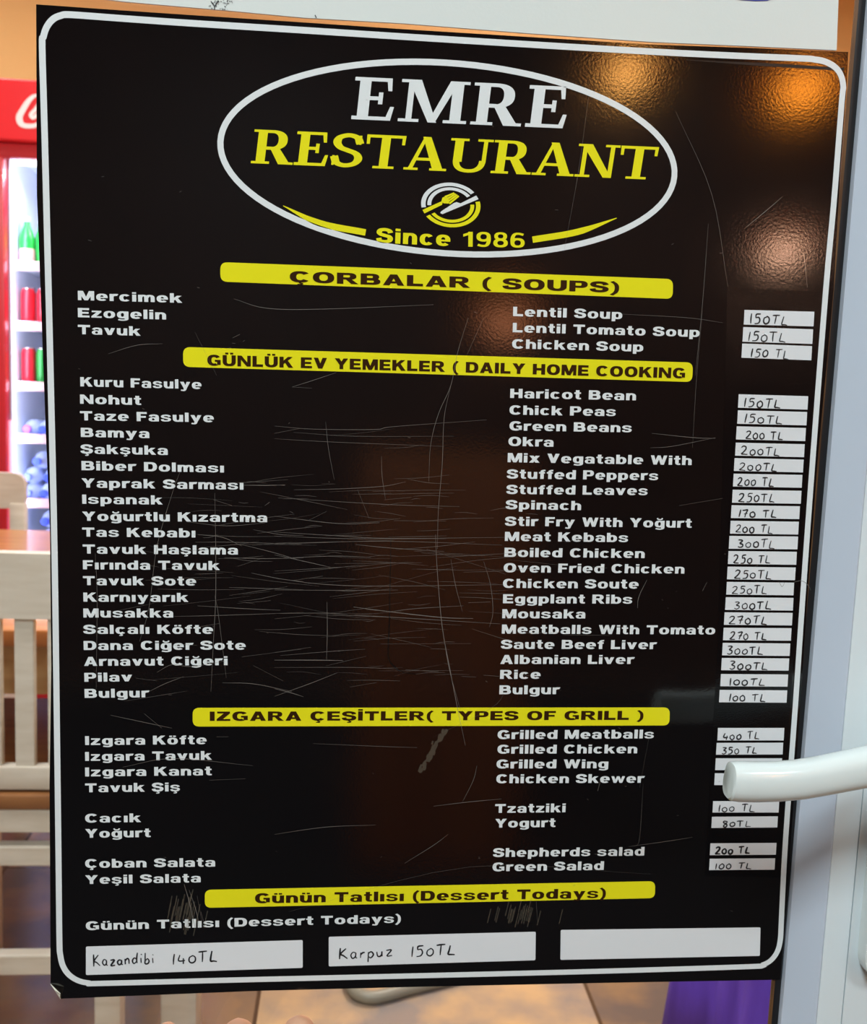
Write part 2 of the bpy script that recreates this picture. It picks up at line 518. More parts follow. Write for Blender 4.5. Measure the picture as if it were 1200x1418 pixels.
# handwriting: each figure a few pen strokes in a unit box (height 1)
HAND = {
    '1': (.28, [[(.22, 1), (.16, .5), (.12, 0)]]),
    '2': (.72, [[(.05, .82), (.25, 1), (.5, .95), (.52, .7), (.3, .35), (.05, .08), (.3, .05), (.68, .02)]]),
    '3': (.62, [[(.05, .98), (.3, 1.02), (.5, .9), (.22, .56), (.5, .42), (.5, .15), (.25, 0), (.02, .12)]]),
    '4': (.74, [[(.25, .95), (.1, .42), (.5, .36), (.62, .4)], [(.52, .62), (.48, .02)]]),
    '5': (.66, [[(.62, 1), (.22, .95), (.16, .62)], [(.16, .62), (.45, .64), (.55, .36), (.4, .06), (.05, .0)]]),
    '7': (.66, [[(.05, .9), (.3, .95), (.6, .98), (.42, .5), (.3, 0)], [(.2, .46), (.6, .52)]]),
    '8': (.56, [[(.48, .9), (.2, .98), (.1, .75), (.4, .5), (.45, .2), (.25, .02), (.08, .2), (.3, .5), (.5, .8), (.45, .95)]]),
    '0': (.66, [[(.35, .72), (.1, .55), (.08, .2), (.3, .02), (.55, .2), (.56, .55), (.36, .74), (.28, .7)]]),
    'T': (.72, [[(.02, .96), (.35, 1.0), (.72, 1.02)], [(.38, .98), (.34, .5), (.32, .04)]]),
    'L': (.66, [[(.22, .98), (.14, .5), (.1, .08), (.36, .04), (.62, -.02)]]),
    'K': (.66, [[(.14, 1), (.1, .5), (.05, 0)], [(.55, .95), (.14, .46), (.35, .3), (.62, .0)]]),
    'a': (.52, [[(.42, .5), (.2, .55), (.06, .3), (.2, .05), (.4, .2), (.42, .5), (.42, .1), (.52, .05)]]),
    'z': (.5, [[(.05, .5), (.42, .5), (.1, .05), (.48, .05)]]),
    'n': (.5, [[(.06, .5), (.06, .02)], [(.07, .3), (.25, .52), (.4, .4), (.42, .05)]]),
    'd': (.55, [[(.42, .4), (.2, .5), (.06, .25), (.2, .03), (.42, .2)], [(.5, .95), (.43, .4), (.46, .04)]]),
    'i': (.26, [[(.12, .5), (.12, .05)], [(.14, .78), (.18, .82)]]),
    'b': (.5, [[(.1, .98), (.08, .4), (.08, .05), (.3, .02), (.42, .22), (.3, .45), (.1, .3)]]),
    'r': (.42, [[(.08, .5), (.08, .03)], [(.09, .3), (.22, .5), (.4, .5)]]),
    'p': (.52, [[(.1, .5), (.06, -.35)], [(.09, .4), (.3, .52), (.45, .28), (.28, .03), (.09, .12)]]),
    'u': (.52, [[(.06, .5), (.08, .12), (.25, .03), (.4, .2), (.42, .5), (.43, .05)]]),
    ' ': (.42, []),
}


def hand_polys(s, p0, p1, h, w, rng, cap_scale=1.0):
    p0, p1 = Vector(p0), Vector(p1)
    u = p1 - p0
    W = u.length
    u = u / W
    v = Vector((-u.y, u.x))
    adv = sum(HAND[c][0] + .16 for c in s) - .16
    k = W / adv
    x = 0
    out = []
    for c in s:
        a, strokes = HAND[c]
        jy, js, sl = rng.uniform(-.06, .06), rng.uniform(.88, 1.08), rng.uniform(-.06, .06)
        for q in strokes:
            pts = [p0 + u * ((x + px + sl * py + rng.uniform(-.015, .015)) * k) + v * ((py * js + jy + rng.uniform(-.02, .02)) * h) for px, py in q]
            ww = w * rng.uniform(.8, 1.2)
            out += pen(catmull(pts, 4), ww, ww, taper=lambda t: .75 + .35 * math.sin(PI * min(1, t * 1.1)))
        x += a + .16
    return out


def rrect(c, r, n=6):
    """rounded polygon from 4 corners (any quad), corner radius r"""
    c = [Vector(p) for p in c]
    out = []
    for i in range(4):
        p, a, b = c[i], c[i - 1], c[(i + 1) % 4]
        da, db = (a - p).normalized(), (b - p).normalized()
        s0, s1 = p + da * r, p + db * r
        for k in range(n + 1):
            t = k / n
            out.append(s0 * (1 - t) ** 2 + p * 2 * t * (1 - t) + s1 * t * t)
    return out


# ------------------------------------------------------------------ materials
GLOSS = dict(rough=0.10, spec=0.75, bump=(800, 0.03, 0.0006))
vinyl_black = mat('black printed vinyl', (0.0032, 0.0026, 0.0030, 1), **GLOSS)
overlay_black = mat('black overlay film', (0.0026, 0.0023, 0.0029, 1), rough=0.14, spec=0.5, bump=(1500, 0.12, 0.0006))
ink_white = mat('white print', lin(226, 229, 229), rough=0.2, spec=0.4, bump=(900, 0.06, 0.0004))
ink_yellow = mat('yellow print', lin(234, 224, 30), rough=0.22, spec=0.4, bump=(900, 0.06, 0.0004))
ink_brown = mat('dark print on yellow', lin(52, 30, 10), rough=0.25, spec=0.3)
label_white = mat('white price strip', lin(226, 227, 229), rough=0.25, spec=0.4)
marker = mat('black marker', lin(26, 26, 30), rough=0.5)
scratch_m = mat('scratched vinyl', lin(150, 140, 132), rough=0.6, alpha=0.55)
smear_m = mat('worn vinyl', lin(150, 135, 115), rough=0.7, alpha=0.16)
crease_m = mat('crease', (0.002, 0.002, 0.002, 1), rough=0.3)
paper_back = mat('vinyl back', lin(225, 222, 205), rough=0.5)
notice_white = mat('white notice film', lin(222, 226, 222), rough=0.22, spec=0.4, bump=(700, 0.06, 0.0006))
notice_blue = mat('blue notice print', lin(40, 60, 160), rough=0.3)
pvc = mat('white pvc', lin(222, 230, 233), rough=0.28, spec=0.5, bump=(60, 0.02, 0.001))
pvc_bead = mat('white pvc bead', lin(196, 204, 217), rough=0.32, spec=0.5)
handle_white = mat('white enamel', lin(226, 233, 231), rough=0.16, spec=0.55, coat=0.3)
rubber = mat('black rubber gasket', (0.008, 0.008, 0.009, 1), rough=0.45)
bronze = mat('brown glass edge', lin(120, 84, 52), rough=0.3, var=(120, lin(66, 44, 30), (1, 1, .2)))
glass = glass_mat('door glass')
fridge_glass = glass_mat('cooler glass', (0.98, 0.98, 1, 1), 1.3)

wood_white = mat('cream painted wood', lin(214, 205, 190), rough=0.45, var=(14, lin(202, 191, 174), (1, 1, 6)))
wood_orange = mat('orange table wood', lin(205, 138, 74), rough=0.3, var=(6, lin(176, 108, 52), (1, 8, 1)), coat=0.25)
wood_seat = mat('brown seat wood', lin(150, 100, 58), rough=0.4, var=(8, lin(120, 76, 42), (1, 6, 1)))
wall_pale = mat('pale plaster', lin(206, 208, 206), rough=0.8, bump=(60, 0.05, 0.002))
wall_orange = mat('orange plaster', lin(241, 188, 124), rough=0.8, bump=(60, 0.05, 0.002))
ceil_white = mat('ceiling paint', lin(225, 222, 214), rough=0.9)
wall_dark = mat('dark brown panelling', lin(88, 64, 56), rough=0.5, var=(5, lin(60, 43, 38), (6, 6, .5)))
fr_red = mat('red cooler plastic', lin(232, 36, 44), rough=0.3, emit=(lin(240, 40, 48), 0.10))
fr_red_dark = mat('red cooler frame', lin(196, 30, 40), rough=0.35)
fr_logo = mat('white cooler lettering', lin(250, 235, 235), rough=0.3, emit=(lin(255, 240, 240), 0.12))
fr_body = mat('cooler body', lin(150, 20, 40), rough=0.4)
fr_white = mat('cooler liner', lin(222, 228, 245), rough=0.5)
fr_rail = mat('shelf price rail', lin(246, 205, 214), rough=0.4)
led = mat('cooler strip light', (1, 1, 1, 1), emit=((0.86, 0.90, 1.0, 1), 4.0))
led_pink = mat('pink led strip', lin(255, 190, 200), emit=(lin(255, 150, 175), 1.6))
can_red = mat('red can', lin(205, 28, 48), rough=0.3, metal=0.2)
can_green = mat('green can', lin(28, 130, 54), rough=0.3, metal=0.2)
can_white = mat('white can', lin(220, 216, 210), rough=0.3, metal=0.2)
alu = mat('aluminium', lin(205, 205, 208), rough=0.25, metal=0.9)
bottle_green = mat('green bottle', lin(30, 170, 62), rough=0.12, spec=0.6)
label_pale = mat('pale bottle label', lin(222, 168, 168), rough=0.5)
bottle_water = mat('clear blue water bottle', lin(196, 208, 244), rough=0.1, spec=0.6)
cap_blue = mat('blue cap', lin(70, 92, 236), rough=0.35)
cap_purple = mat('purple cap', lin(140, 50, 170), rough=0.35)
cap_white = mat('white cap', lin(235, 240, 238), rough=0.35)
purple = mat('purple cloth', lin(108, 72, 212), rough=0.65, var=(7, lin(84, 48, 172), (3, 3, .6)))
hose_m = mat('grey rubber hose', lin(140, 134, 118), rough=0.4)
skin = mat('skin', lin(206, 158, 128), rough=0.5, var=(30, lin(194, 138, 112)), bump=(400, .1, .0006))
nail_m = mat('finger nail', lin(220, 178, 158), rough=0.3)


def tile_mat():
    m = bpy.data.materials.new('floor tiles')
    m.use_nodes = True
    nt = m.node_tree
    b = nt.nodes['Principled BSDF']
    geo = nt.nodes.new('ShaderNodeNewGeometry')
    mp = nt.nodes.new('ShaderNodeMapping')
    mp.inputs['Location'].default_value = (0.0075, 0.11, 0)
    nt.links.new(geo.outputs['Position'], mp.inputs['Vector'])
    br = nt.nodes.new('ShaderNodeTexBrick')
    br.offset = 0.0
    br.inputs['Scale'].default_value = 1.0
    br.inputs['Brick Width'].default_value = 0.625
    br.inputs['Row Height'].default_value = 0.625
    br.inputs['Mortar Size'].default_value = 0.004
    br.inputs['Mortar Smooth'].default_value = 0.1
    br.inputs['Mortar'].default_value = lin(70, 52, 40)
    n = nt.nodes.new('ShaderNodeTexNoise')
    n.inputs['Scale'].default_value = 5.5
    n.inputs['Detail'].default_value = 6
    nt.links.new(geo.outputs['Position'], n.inputs['Vector'])
    r = nt.nodes.new('ShaderNodeValToRGB')
    r.color_ramp.elements[0].position = .40; r.color_ramp.elements[0].color = lin(142, 130, 124)
    r.color_ramp.elements[1].position = .60; r.color_ramp.elements[1].color = lin(200, 164, 122)
    nt.links.new(n.outputs['Fac'], r.inputs['Fac'])
    nt.links.new(mp.outputs[0], br.inputs['Vector'])
    ck = nt.nodes.new('ShaderNodeTexChecker')       # shade over the left floor painted in as darker alternate tiles
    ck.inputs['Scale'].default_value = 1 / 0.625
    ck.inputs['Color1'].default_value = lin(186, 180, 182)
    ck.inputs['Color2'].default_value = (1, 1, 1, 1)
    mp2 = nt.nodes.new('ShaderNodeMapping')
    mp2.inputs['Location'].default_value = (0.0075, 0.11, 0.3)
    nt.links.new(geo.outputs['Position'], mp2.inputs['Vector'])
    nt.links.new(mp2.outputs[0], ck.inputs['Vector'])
    mx = nt.nodes.new('ShaderNodeMix'); mx.data_type = 'RGBA'; mx.blend_type = 'MULTIPLY'
    mx.inputs['Factor'].default_value = 1.0
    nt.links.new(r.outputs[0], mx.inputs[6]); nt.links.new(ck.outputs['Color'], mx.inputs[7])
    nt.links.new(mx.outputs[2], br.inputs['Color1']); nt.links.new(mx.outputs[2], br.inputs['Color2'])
    nt.links.new(br.outputs['Color'], b.inputs['Base Color'])
    b.inputs['Roughness'].default_value = 0.22
    return m


# ------------------------------------------------------------------ the room
X0, X1, Y0, Y1, ZC = -2.3, 2.9, -3.3, 3.3, 2.72


def struct(name, mb, m, parent=None):
    o = mb.build(name, m, parent)
    if not parent: o['kind'] = 'structure'
    return o


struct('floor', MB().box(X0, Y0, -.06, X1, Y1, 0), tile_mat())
struct('ceiling', MB().box(X0, Y0, ZC, X1, Y1, ZC + .06), ceil_white)
struct('wall_back', MB().box(X0 - .08, Y1, 0, X1 + .08, Y1 + .08, ZC), wall_orange)
struct('wall_left', MB().box(X0 - .08, Y0, 0, X0, Y1, ZC), wall_pale)
struct('wall_right', MB().box(X1, Y0, 0, X1 + .08, Y1, ZC), wall_orange)
struct('wall_front', MB().box(X0 - .08, Y0 - .08, 0, X1 + .08, Y0, ZC), wall_dark)

for (loc, sx, sy, pw, colr), lb in zip(LIGHTS, ('square ceiling light panel in front of the glass door, above the reader',
                                                'square ceiling light panel in front of the door, toward the right wall',
                                                'square ceiling light panel just inside the door above the cream chair',
                                                'square ceiling light panel over the purple draped table',
                                                'added, unseen square light panel brightening the orange wall above the red cooler')):
    t = empty('ceiling_light', (loc[0], loc[1], ZC))
    tag(t, lb, 'ceiling light', 'ceiling light panels')
    f = MB()
    for q in ((-.33, -.33, .33, -.30), (-.33, .30, .33, .33), (-.33, -.30, -.30, .30), (.30, -.30, .33, .30)):
        f.box(q[0], q[1], -.03, q[2], q[3], 0)
    f.build('frame', pvc, t)
    em = mat('diffuser', (1, 1, 1, 1), emit=((colr[0], colr[1], colr[2], 1), 1.5))
    MB().box(-.30, -.30, -.012, .30, .30, -.004).build('diffuser', em, t)
    a = area('ceiling_lamp', (0, 0, -.02), sx, sy, pw, colr)
    a.parent = t

mt = MB().box(-1.3, -3.2, 0, 1.7, -.12, .008, .003)  # unseen dark mat, added to darken the lower reflection in the sign
tag(mt.build('unseen_dark_mat', mat('charcoal unseen mat', lin(34, 32, 34), rough=.95, bump=(500, .4, .002))), 'large charcoal unseen mat on the floor, added to darken what the sign mirrors', 'mat')

# ------------------------------------------------------------------ the glass door
XS = 0.36277          # glass edge of the lock stile
door = empty('door_1', (XS, 0, 0))
tag(door, kind='structure')
bead = [(0, .010), (0, -.0025), (.0015, -.004), (.0105, -.0108), (.0132, -.0120), (.0138, -.0118), (.0138, .010)]
prof = [(.022, .045), (.022, .010), (.0139, .010), (.0139, -.0120), (.018, -.0128), (.0262, -.0128), (.0262, -.0085), (.0268, -.0085),
        (.0268, -.0128), (.094, -.0128), (.097, -.0115), (.098, -.009), (.098, .045)]
MB().prism(bead, 0.0, 2.1).build('glazing_bead', pvc_bead, door, smooth=True)
stile = MB().prism(prof, 0.0, 2.1)
stile.build('door_stile', pvc, door, smooth=True)
hp = [(-.80 - XS * 0 - x, y) for x, y in prof]
MB().prism(hp, 0.0, 2.1).build('hinge_stile', pvc, door, smooth=True)
MB().box(-.80, -.0128, 2.0, 0, .045, 2.1, .003).build('top_rail', pvc, door)
MB().box(-.80, -.0128, 0.0, 0, .045, .11, .003).build('bottom_rail', pvc, door)
MB().box(-.801, .0022, .11, .001, .0062, 2.0).build('glass_pane', glass, door)
g = MB()
g.box(-.0034, .00105, .11, .0008, .0022, 2.0)
g.build('glazing_gasket', rubber, door)
MB().box(-.0050, .00108, .11, -.0034, .0020, 2.0).build('glass_edge_strip', bronze, door)
# lever handle in front of the stile
hy = -0.052
cl = [(1008.5, 1081.5), (1010.5, 1081.7), (1020, 1082), (1045, 1082.5), (1075, 1082), (1105, 1079.5), (1135, 1074.5), (1165, 1068.5), (1200, 1061.5), (1240, 1054), (1275, 1049)]
hpts = [at(x, y, hy) for x, y in cl]
door_inv = Matrix.Translation(Vector((-XS, 0, 0)))
end = hpts[-1]
hpts += [end + Vector((.011, .004, .0012)), end + Vector((.016, .014, .0014)), end + Vector((.017, .030, .0014)), end + Vector((.017, .0385, .0014))]
rad = [.0073, .0083, .0087, .0087, .0086, .0086, .0086, .0087, .0089, .0090, .0090, .0092, .0095, .0098, .0100]
hb = MB()
hb.tube([door_inv @ p for p in hpts], rad, 28, sx=.80, power=2.6)
ho = hb.build('door_handle', handle_white, door, smooth=True)
hp_ = hpts[-1] - Vector((XS, 0, 0))
bp = MB()
bp.plate(rrect([(hp_.x - .015, hp_.z - .13), (hp_.x + .015, hp_.z - .13), (hp_.x + .015, hp_.z + .05), (hp_.x - .015, hp_.z + .05)], .014), -.0205, -.0126)
bo = bp.build('handle_plate', handle_white, door, smooth=True)
bo['label'] = 'white handle back plate'
ho['label'] = 'white curved lever handle reaching over the menu'

# ------------------------------------------------------------------ the menu sign
sign = empty('menu_sign', (0.18, 0, 0.80))
tag(sign, 'black and yellow restaurant menu sign with white price strips stuck on the glass door', 'menu sign')
SO = Vector((-0.18, 0, -0.80))


def sbuild(name, polys, m, y, parent=sign, union=True):
    mb = MB()
    mb.flat([[(p[0] + SO.x, p[1] + SO.z) for p in q] for q in polys], y, union)
    return mb.build(name, m, parent, recalc=False)


outline_px = [(50, 6), (150, 13), (260, 20.5), (420, 31), (560, 40.5), (730, 51), (900, 61.5), (1040, 66.5), (1174, 72),
              (1172, 120), (1163, 237), (1154, 400), (1132, 633), (1118, 819), (1107.5, 980), (1094.5, 1165), (1087, 1290), (1081, 1356),
              (1065, 1357), (840, 1361), (600, 1366), (360, 1372), (160, 1380), (85, 1383), (70, 1363), (69.5, 1253), (68.5, 1088), (71, 923), (69, 727), (63.4, 600), (56, 400), (51, 268)]
ol = [P(*p) for p in outline_px]
MB().plate([(p.x + SO.x, p.y + SO.z) for p in ol], 0.0, 0.0010).build('sheet', vinyl_black, sign)
# curled lower left corner showing the pale back of the film
pc = [P(70, 1362), P(86, 1371), P(84, 1383)]
mb = MB()
vv = []
for p, yy in zip(pc, (-.0004, -.0030, -.0004)):
    vv.append(Vector((p.x + SO.x, yy, p.y + SO.z)))
mid = [(vv[0] + vv[1]) / 2 + Vector((0, -.001, 0)), (vv[1] + vv[2]) / 2 + Vector((0, -.001, 0))]
bv = [mb.bm.verts.new(v) for v in (vv[0], mid[0], vv[1], mid[1], vv[2])]
bv2 = [mb.bm.verts.new(v + Vector((0, .0003, 0))) for v in (vv[0], mid[0], vv[1], mid[1], vv[2])]
mb.bm.faces.new(bv); mb.bm.faces.new(bv2[::-1])
for k in range(5): mb.bm.faces.new((bv[k], bv2[k], bv2[(k + 1) % 5], bv[(k + 1) % 5]))
po = mb.build('curled_corner', paper_back, sign)
po['label'] = 'pale curled corner'

# the white rounded border
bpx = [(58.5, 66), (60, 52), (64.5, 38), (73, 27), (84, 21.8), (98, 20.5), (160, 25), (260, 32), (420, 42), (560, 51), (730, 61.5), (900, 71.5), (1000, 76.5), (1110, 81),
       (1126, 82.3), (1142, 85.5), (1156, 93.5), (1164, 105), (1167, 121), (1165, 140), (1154, 280), (1143, 400), (1125, 633), (1111.5, 819), (1100.5, 980), (1087, 1165), (1081.5, 1272),
       (1080, 1300), (1076, 1317), (1067, 1329.5), (1055, 1336), (1038, 1338.3), (840, 1344.5), (600, 1350.5), (360, 1356), (140, 1361.6), (124, 1361.2), (109, 1358), (96, 1350), (87.5, 1338), (83.5, 1322), (82.3, 1300),
       (81.0, 1180), (78.8, 1000), (75.5, 760), (70.5, 536), (66, 350), (62, 190)]
bc = catmull([P(*p) for p in bpx], 4, closed=True)
sbuild('border', pen(bc, .00138, .00138, closed=True), ink_white, -.00012)

# logo
lg = P(622, 221)
ex0, ex1 = P(308, 203), P(936, 234)
ey0, ey1 = P(612, 89), P(634, 354)
c0 = (ex0 + ex1) / 2
ua = (ex1 - ex0) / 2
va = (ey0 - ey1) / 2
c0 = (c0 + (ey0 + ey1) / 2) / 2
ell = [c0 + ua * math.cos(2 * PI * k / 96) + va * math.sin(2 * PI * k / 96) for k in range(96)]
sbuild('logo_oval', pen(ell, .00135, .00135, closed=True), ink_white, -.00012)


def mscale(px, py):
    return (P(px, py) - P(px, py + 10)).length / 10


def line(font, s, x0, y0, x1, y1, cap_px, m, y, parent, name, shear=0, gap=.13):
    xm, ym = (x0 + x1) / 2, (y0 + y1) / 2
    return sbuild(name, text_polys(font, s, P(x0, y0), P(x1, y1), cap_px * mscale(xm, ym), gap, shear), m, y, parent)


line(SERIF, 'EMRE', 486, 165, 783, 178, 58, ink_white, -.00012, sign, 'logo_lettering', shear=.1, gap=.10)
line(SERIF, 'RESTAURANT', 347, 226, 905, 249, 46, ink_yellow, -.00012, sign, 'logo_lettering', shear=.12, gap=.03)
line(SANS, 'Since', 521, 336, 623, 341, 20.5, ink_yellow, -.00012, sign, 'logo_lettering', gap=.16)
line(SANS, '1986', 641, 341.5, 726, 343, 20.5, ink_yellow, -.00012, sign, 'logo_lettering', gap=.16)
for a_, b_, c_ in (((392, 285), (442, 309), (506, 322)), ((853.5, 302), (800, 321), (737, 332))):
    sbuild('logo_flourish', pen(catmull([P(*a_), P(*b_), P(*c_)], 8), .0013, .0013, taper=lambda t: .12 + .98 * min(1, t * 2.2)), ink_yellow, -.00012)
# plate, fork and knife emblem
EC = P(624, 284)
E1 = P(665, 286) - EC
E2 = P(624, 253) - EC


def em_pt(x, y): return EC + E1 * x + E2 * y


def em_arc(r0, r1, a0, a1, n=26):
    out = []
    for k in range(n):
        t0, t1 = math.radians(a0 + (a1 - a0) * k / n), math.radians(a0 + (a1 - a0) * (k + 1) / n)
        out.append([em_pt(r * math.cos(t), r * math.sin(t)) for r, t in ((r0, t0), (r1, t0), (r1, t1), (r0, t1))])
    return out


emblem = sbuild('plate_emblem', em_arc(.85, 1.0, 38, 190) + em_arc(.66, .79, 35, 184), ink_white, -.00012)
sbuild('plate_rim', em_arc(.85, 1.0, 214, 373) + em_arc(.66, .79, 214, 365), ink_yellow, -.00012, emblem)
ep = lambda l: [em_pt((x - 585) / 550, (585 - y) / 415) for x, y in l]
fork = [ep([(62, 700), (95, 765), (420, 590), (440, 520), (400, 530)]), ep([(410, 520), (430, 455), (500, 420), (560, 500), (545, 560), (450, 560)])]
for k in range(4):
    a0, a1 = (468 + 26 * k, 425 + 40 * k), (640 + 28 * k, 352 + 17 * k)
    fork.append(ep([(a0[0], a0[1]), (a0[0] + 20, a0[1] + 30), (a1[0] + 18, a1[1] + 16), (a1[0], a1[1] - 6)]))
sbuild('fork', fork, ink_yellow, -.00013, emblem)
sbuild('knife', [ep([(1055, 385), (1098, 450), (720, 625), (430, 762), (390, 745), (400, 715), (640, 545), (690, 525), (765, 545)])], ink_white, -.00013, emblem)

# yellow heading bars
HEADS = [([(305, 363), (931.5, 386.5), (931, 414), (305, 390)], 'ÇORBALAR ( SOUPS)', (401, 390.5, 857, 405.5), 15),
         ([(253.5, 480.5), (959, 502), (958, 529), (253.5, 508)], 'GÜNLÜK EV YEMEKLER ( DAILY HOME COOKING', (287, 506, 948, 524), 14.6),
         ([(266.7, 980), (927, 979.5), (926.5, 1004.5), (266.7, 1006)], 'IZGARA ÇEŞİTLER( TYPES OF GRILL )', (290.5, 998, 890.5, 996.5), 12.6),
         ([(283.5, 1232), (906.7, 1220), (906.5, 1243.5), (283.5, 1257)], 'Günün Tatlısı (Dessert Todays)', (353, 1250.5, 838.5, 1243), 13.5)]
for q, s, (x0, y0, x1, y1), cp in HEADS:
    hb_ = sbuild('heading_bar', [rrect([P(*p) for p in q], .0032)], ink_yellow, -.00012)
    line(SANS, s, x0, y0, x1, y1, cp, ink_brown, -.00024, hb_, 'heading_text', gap=.14)

# menu rows: text, left x, left baseline, right x, right baseline
TR = [('Mercimek', 108, 415.6, 252, 419.4), ('Ezogelin', 108, 439.3, 230, 442.5), ('Tavuk', 108, 462.6, 194.5, 465),
      ('Kuru Fasulye', 111.3, 535, 279, 538.8), ('Nohut', 111, 559, 195.5, 560.8), ('Taze Fasulye', 111, 582, 296, 584.7), ('Bamya', 112, 605, 207, 606.6),
      ('Şakşuka', 112, 628, 232.5, 630), ('Biber Dolması', 113, 651, 310, 654.3), ('Yaprak Sarması', 113, 675, 337, 678), ('Ispanak', 114, 697.5, 225, 698.6),
      ('Yoğurtlu Kızartma', 114, 721, 370, 723), ('Tas Kebabı', 114, 743, 270.5, 744.2), ('Tavuk Haşlama', 114.7, 766.5, 329.5, 767.9), ('Fırında Tavuk', 115, 788.3, 304, 789.3),
      ('Tavuk Sote', 115, 810.2, 271.5, 810.8), ('Karnıyarık', 115.6, 833, 260.5, 833.4), ('Musakka', 115.6, 855, 240, 855), ('Salçalı Köfte', 115.8, 877.6, 295, 877.6),
      ('Dana Ciğer Sote', 116, 900, 340, 899.5), ('Arnavut Ciğeri', 116.6, 922, 315, 921), ('Pilav', 117, 944, 183, 943.4), ('Bulgur', 117.3, 966.3, 206, 965.5),
      ('Izgara Köfte', 118, 1031.6, 286, 1030.3), ('Izgara Tavuk', 118, 1053.5, 293, 1052), ('Izgara Kanat', 118, 1075, 293, 1073.4), ('Tavuk Şiş', 118, 1097, 249, 1095.6),
      ('Cacık', 118, 1139, 195, 1138.3), ('Yoğurt', 118, 1160, 208.5, 1159), ('Çoban Salata', 118, 1201.7, 298, 1199.8), ('Yeşil Salata', 118, 1224, 278, 1221.6),
      ('Günün Tatlısı (Dessert Todays)', 119, 1288, 555, 1277.5)]
EN = [('Lentil Soup', 710, 437.7, 861, 442), ('Lentil Tomato Soup', 709.5, 460, 968, 466.7), ('Chicken Soup', 708.6, 482.5, 890, 487),
      ('Haricot Bean', 706, 551, 880, 554.4), ('Chick Peas', 705, 574, 852, 576.3), ('Green Beans', 705, 596, 874, 598.7), ('Okra', 703.5, 617.4, 766, 618.6),
      ('Mix Vegatable With', 702.5, 640, 957, 644), ('Stuffed Peppers', 701.6, 662.6, 910.6, 665), ('Stuffed Leaves', 701, 684, 896, 685.7), ('Spinach', 700, 705, 804, 706.4),
      ('Stir Fry With Yoğurt', 699, 728, 957, 730.8), ('Meat Kebabs', 698.6, 749, 869, 750.7), ('Boiled Chicken', 698, 771, 892, 772.7), ('Oven Fried Chicken', 697, 792.4, 947, 794.2),
      ('Chicken Soute', 696, 814, 883.6, 815), ('Eggplant Ribs', 696, 835.3, 874.7, 835.9), ('Mousaka', 695, 856, 810, 856.3), ('Meatballs With Tomato', 694.4, 877.3, 989.5, 878.5),
      ('Saute Beef Liver', 693.4, 898.3, 908, 898.8), ('Albanian Liver', 692.4, 919.3, 877, 919.3), ('Rice', 692, 940, 748, 939.8), ('Bulgur', 691, 961.3, 774, 961.1),
      ('Grilled Meatballs', 688.5, 1023.4, 904.6, 1022.4), ('Grilled Chicken', 688.3, 1043.6, 881.7, 1043), ('Grilled Wing', 687, 1064, 841.6, 1063.6), ('Chicken Skewer', 686.7, 1084.5, 891, 1083.8),
      ('Tzatziki', 685, 1125.5, 782.5, 1124.6), ('Yogurt', 685, 1146, 768.5, 1145), ('Shepherds salad', 682.5, 1186.6, 891.5, 1184.6), ('Green Salad', 681.5, 1206.5, 835.5, 1204.4)]
for s, x0, y0, x1, y1 in TR + EN:
    line(SANS, s, x0, y0, x1, y1, 12.9 - .0011 * (y0 - 400), ink_white, -.00012, sign, 'menu_item', gap=.15)

# the glossy black strip carrying the prices
sbuild('price_backing', [[P(1007, 398), P(1138, 404.5), P(1112, 700), P(1078, 1215), P(975, 1213), P(993, 900)]], overlay_black, -.00006)
A_ = lambda x, y: (1000 + x / 4.729, 400 + y / 4.729)
B_ = lambda x, y: (990 + x / 4.729, 690 + y / 4.729)
C_ = lambda x, y: (980 + x / 3.236, 980 + y / 3.236)
LAB = [(A_, 143, 138, 600, 150, 96, '150 TL'), (A_, 135, 250, 592, 265, 96, '150 TL'), (A_, 128, 358, 585, 375, 93, '150 TL'),
       (A_, 105, 690, 560, 703, 88, '150 TL'), (A_, 100, 795, 553, 806, 88, '150 TL'), (A_, 92, 900, 545, 911, 86, '200 TL'), (A_, 86, 1007, 537, 1017, 85, '200 TL'),
       (A_, 78, 1108, 530, 1118, 84, '200 TL'), (A_, 72, 1210, 522, 1218, 84, '200 TL'), (A_, 66, 1315, 516, 1322, 85, '250 TL'),
       (B_, 106, 45, 553, 52, 84, '170 TL'), (B_, 100, 147, 546, 153, 84, '200 TL'), (B_, 92, 246, 541, 250, 84, '300 TL'), (B_, 86, 345, 533, 350, 85, '250 TL'),
       (B_, 80, 447, 525, 453, 83, '250 TL'), (B_, 75, 547, 515, 552, 83, '250 TL'), (B_, 68, 647, 511, 652, 83, '300 TL'), (B_, 60, 746, 505, 750, 82, '270 TL'),
       (B_, 54, 847, 498, 850, 82, '270 TL'), (B_, 48, 946, 490, 950, 82, '300 TL'), (B_, 42, 1045, 483, 1048, 80, '300 TL'), (B_, 36, 1150, 476, 1153, 80, '100 TL'), (B_, 28, 1254, 470, 1257, 81, '100 TL'),
       (C_, 44, 90, 341, 90, 56, '400 TL'), (C_, 38, 157, 336, 156, 53, '350 TL'), (C_, 34, 226, 331, 226, 53, ''), (C_, 30, 293, 326, 293, 53, ''),
       (C_, 22, 418, 318, 418, 51, '100 TL'), (C_, 17, 488, 312, 486, 50, '80 TL'), (C_, 10, 607, 306, 605, 53, '200 TL'), (C_, 7, 676, 300, 674, 51, '100 TL')]
rng = random.Random(3)
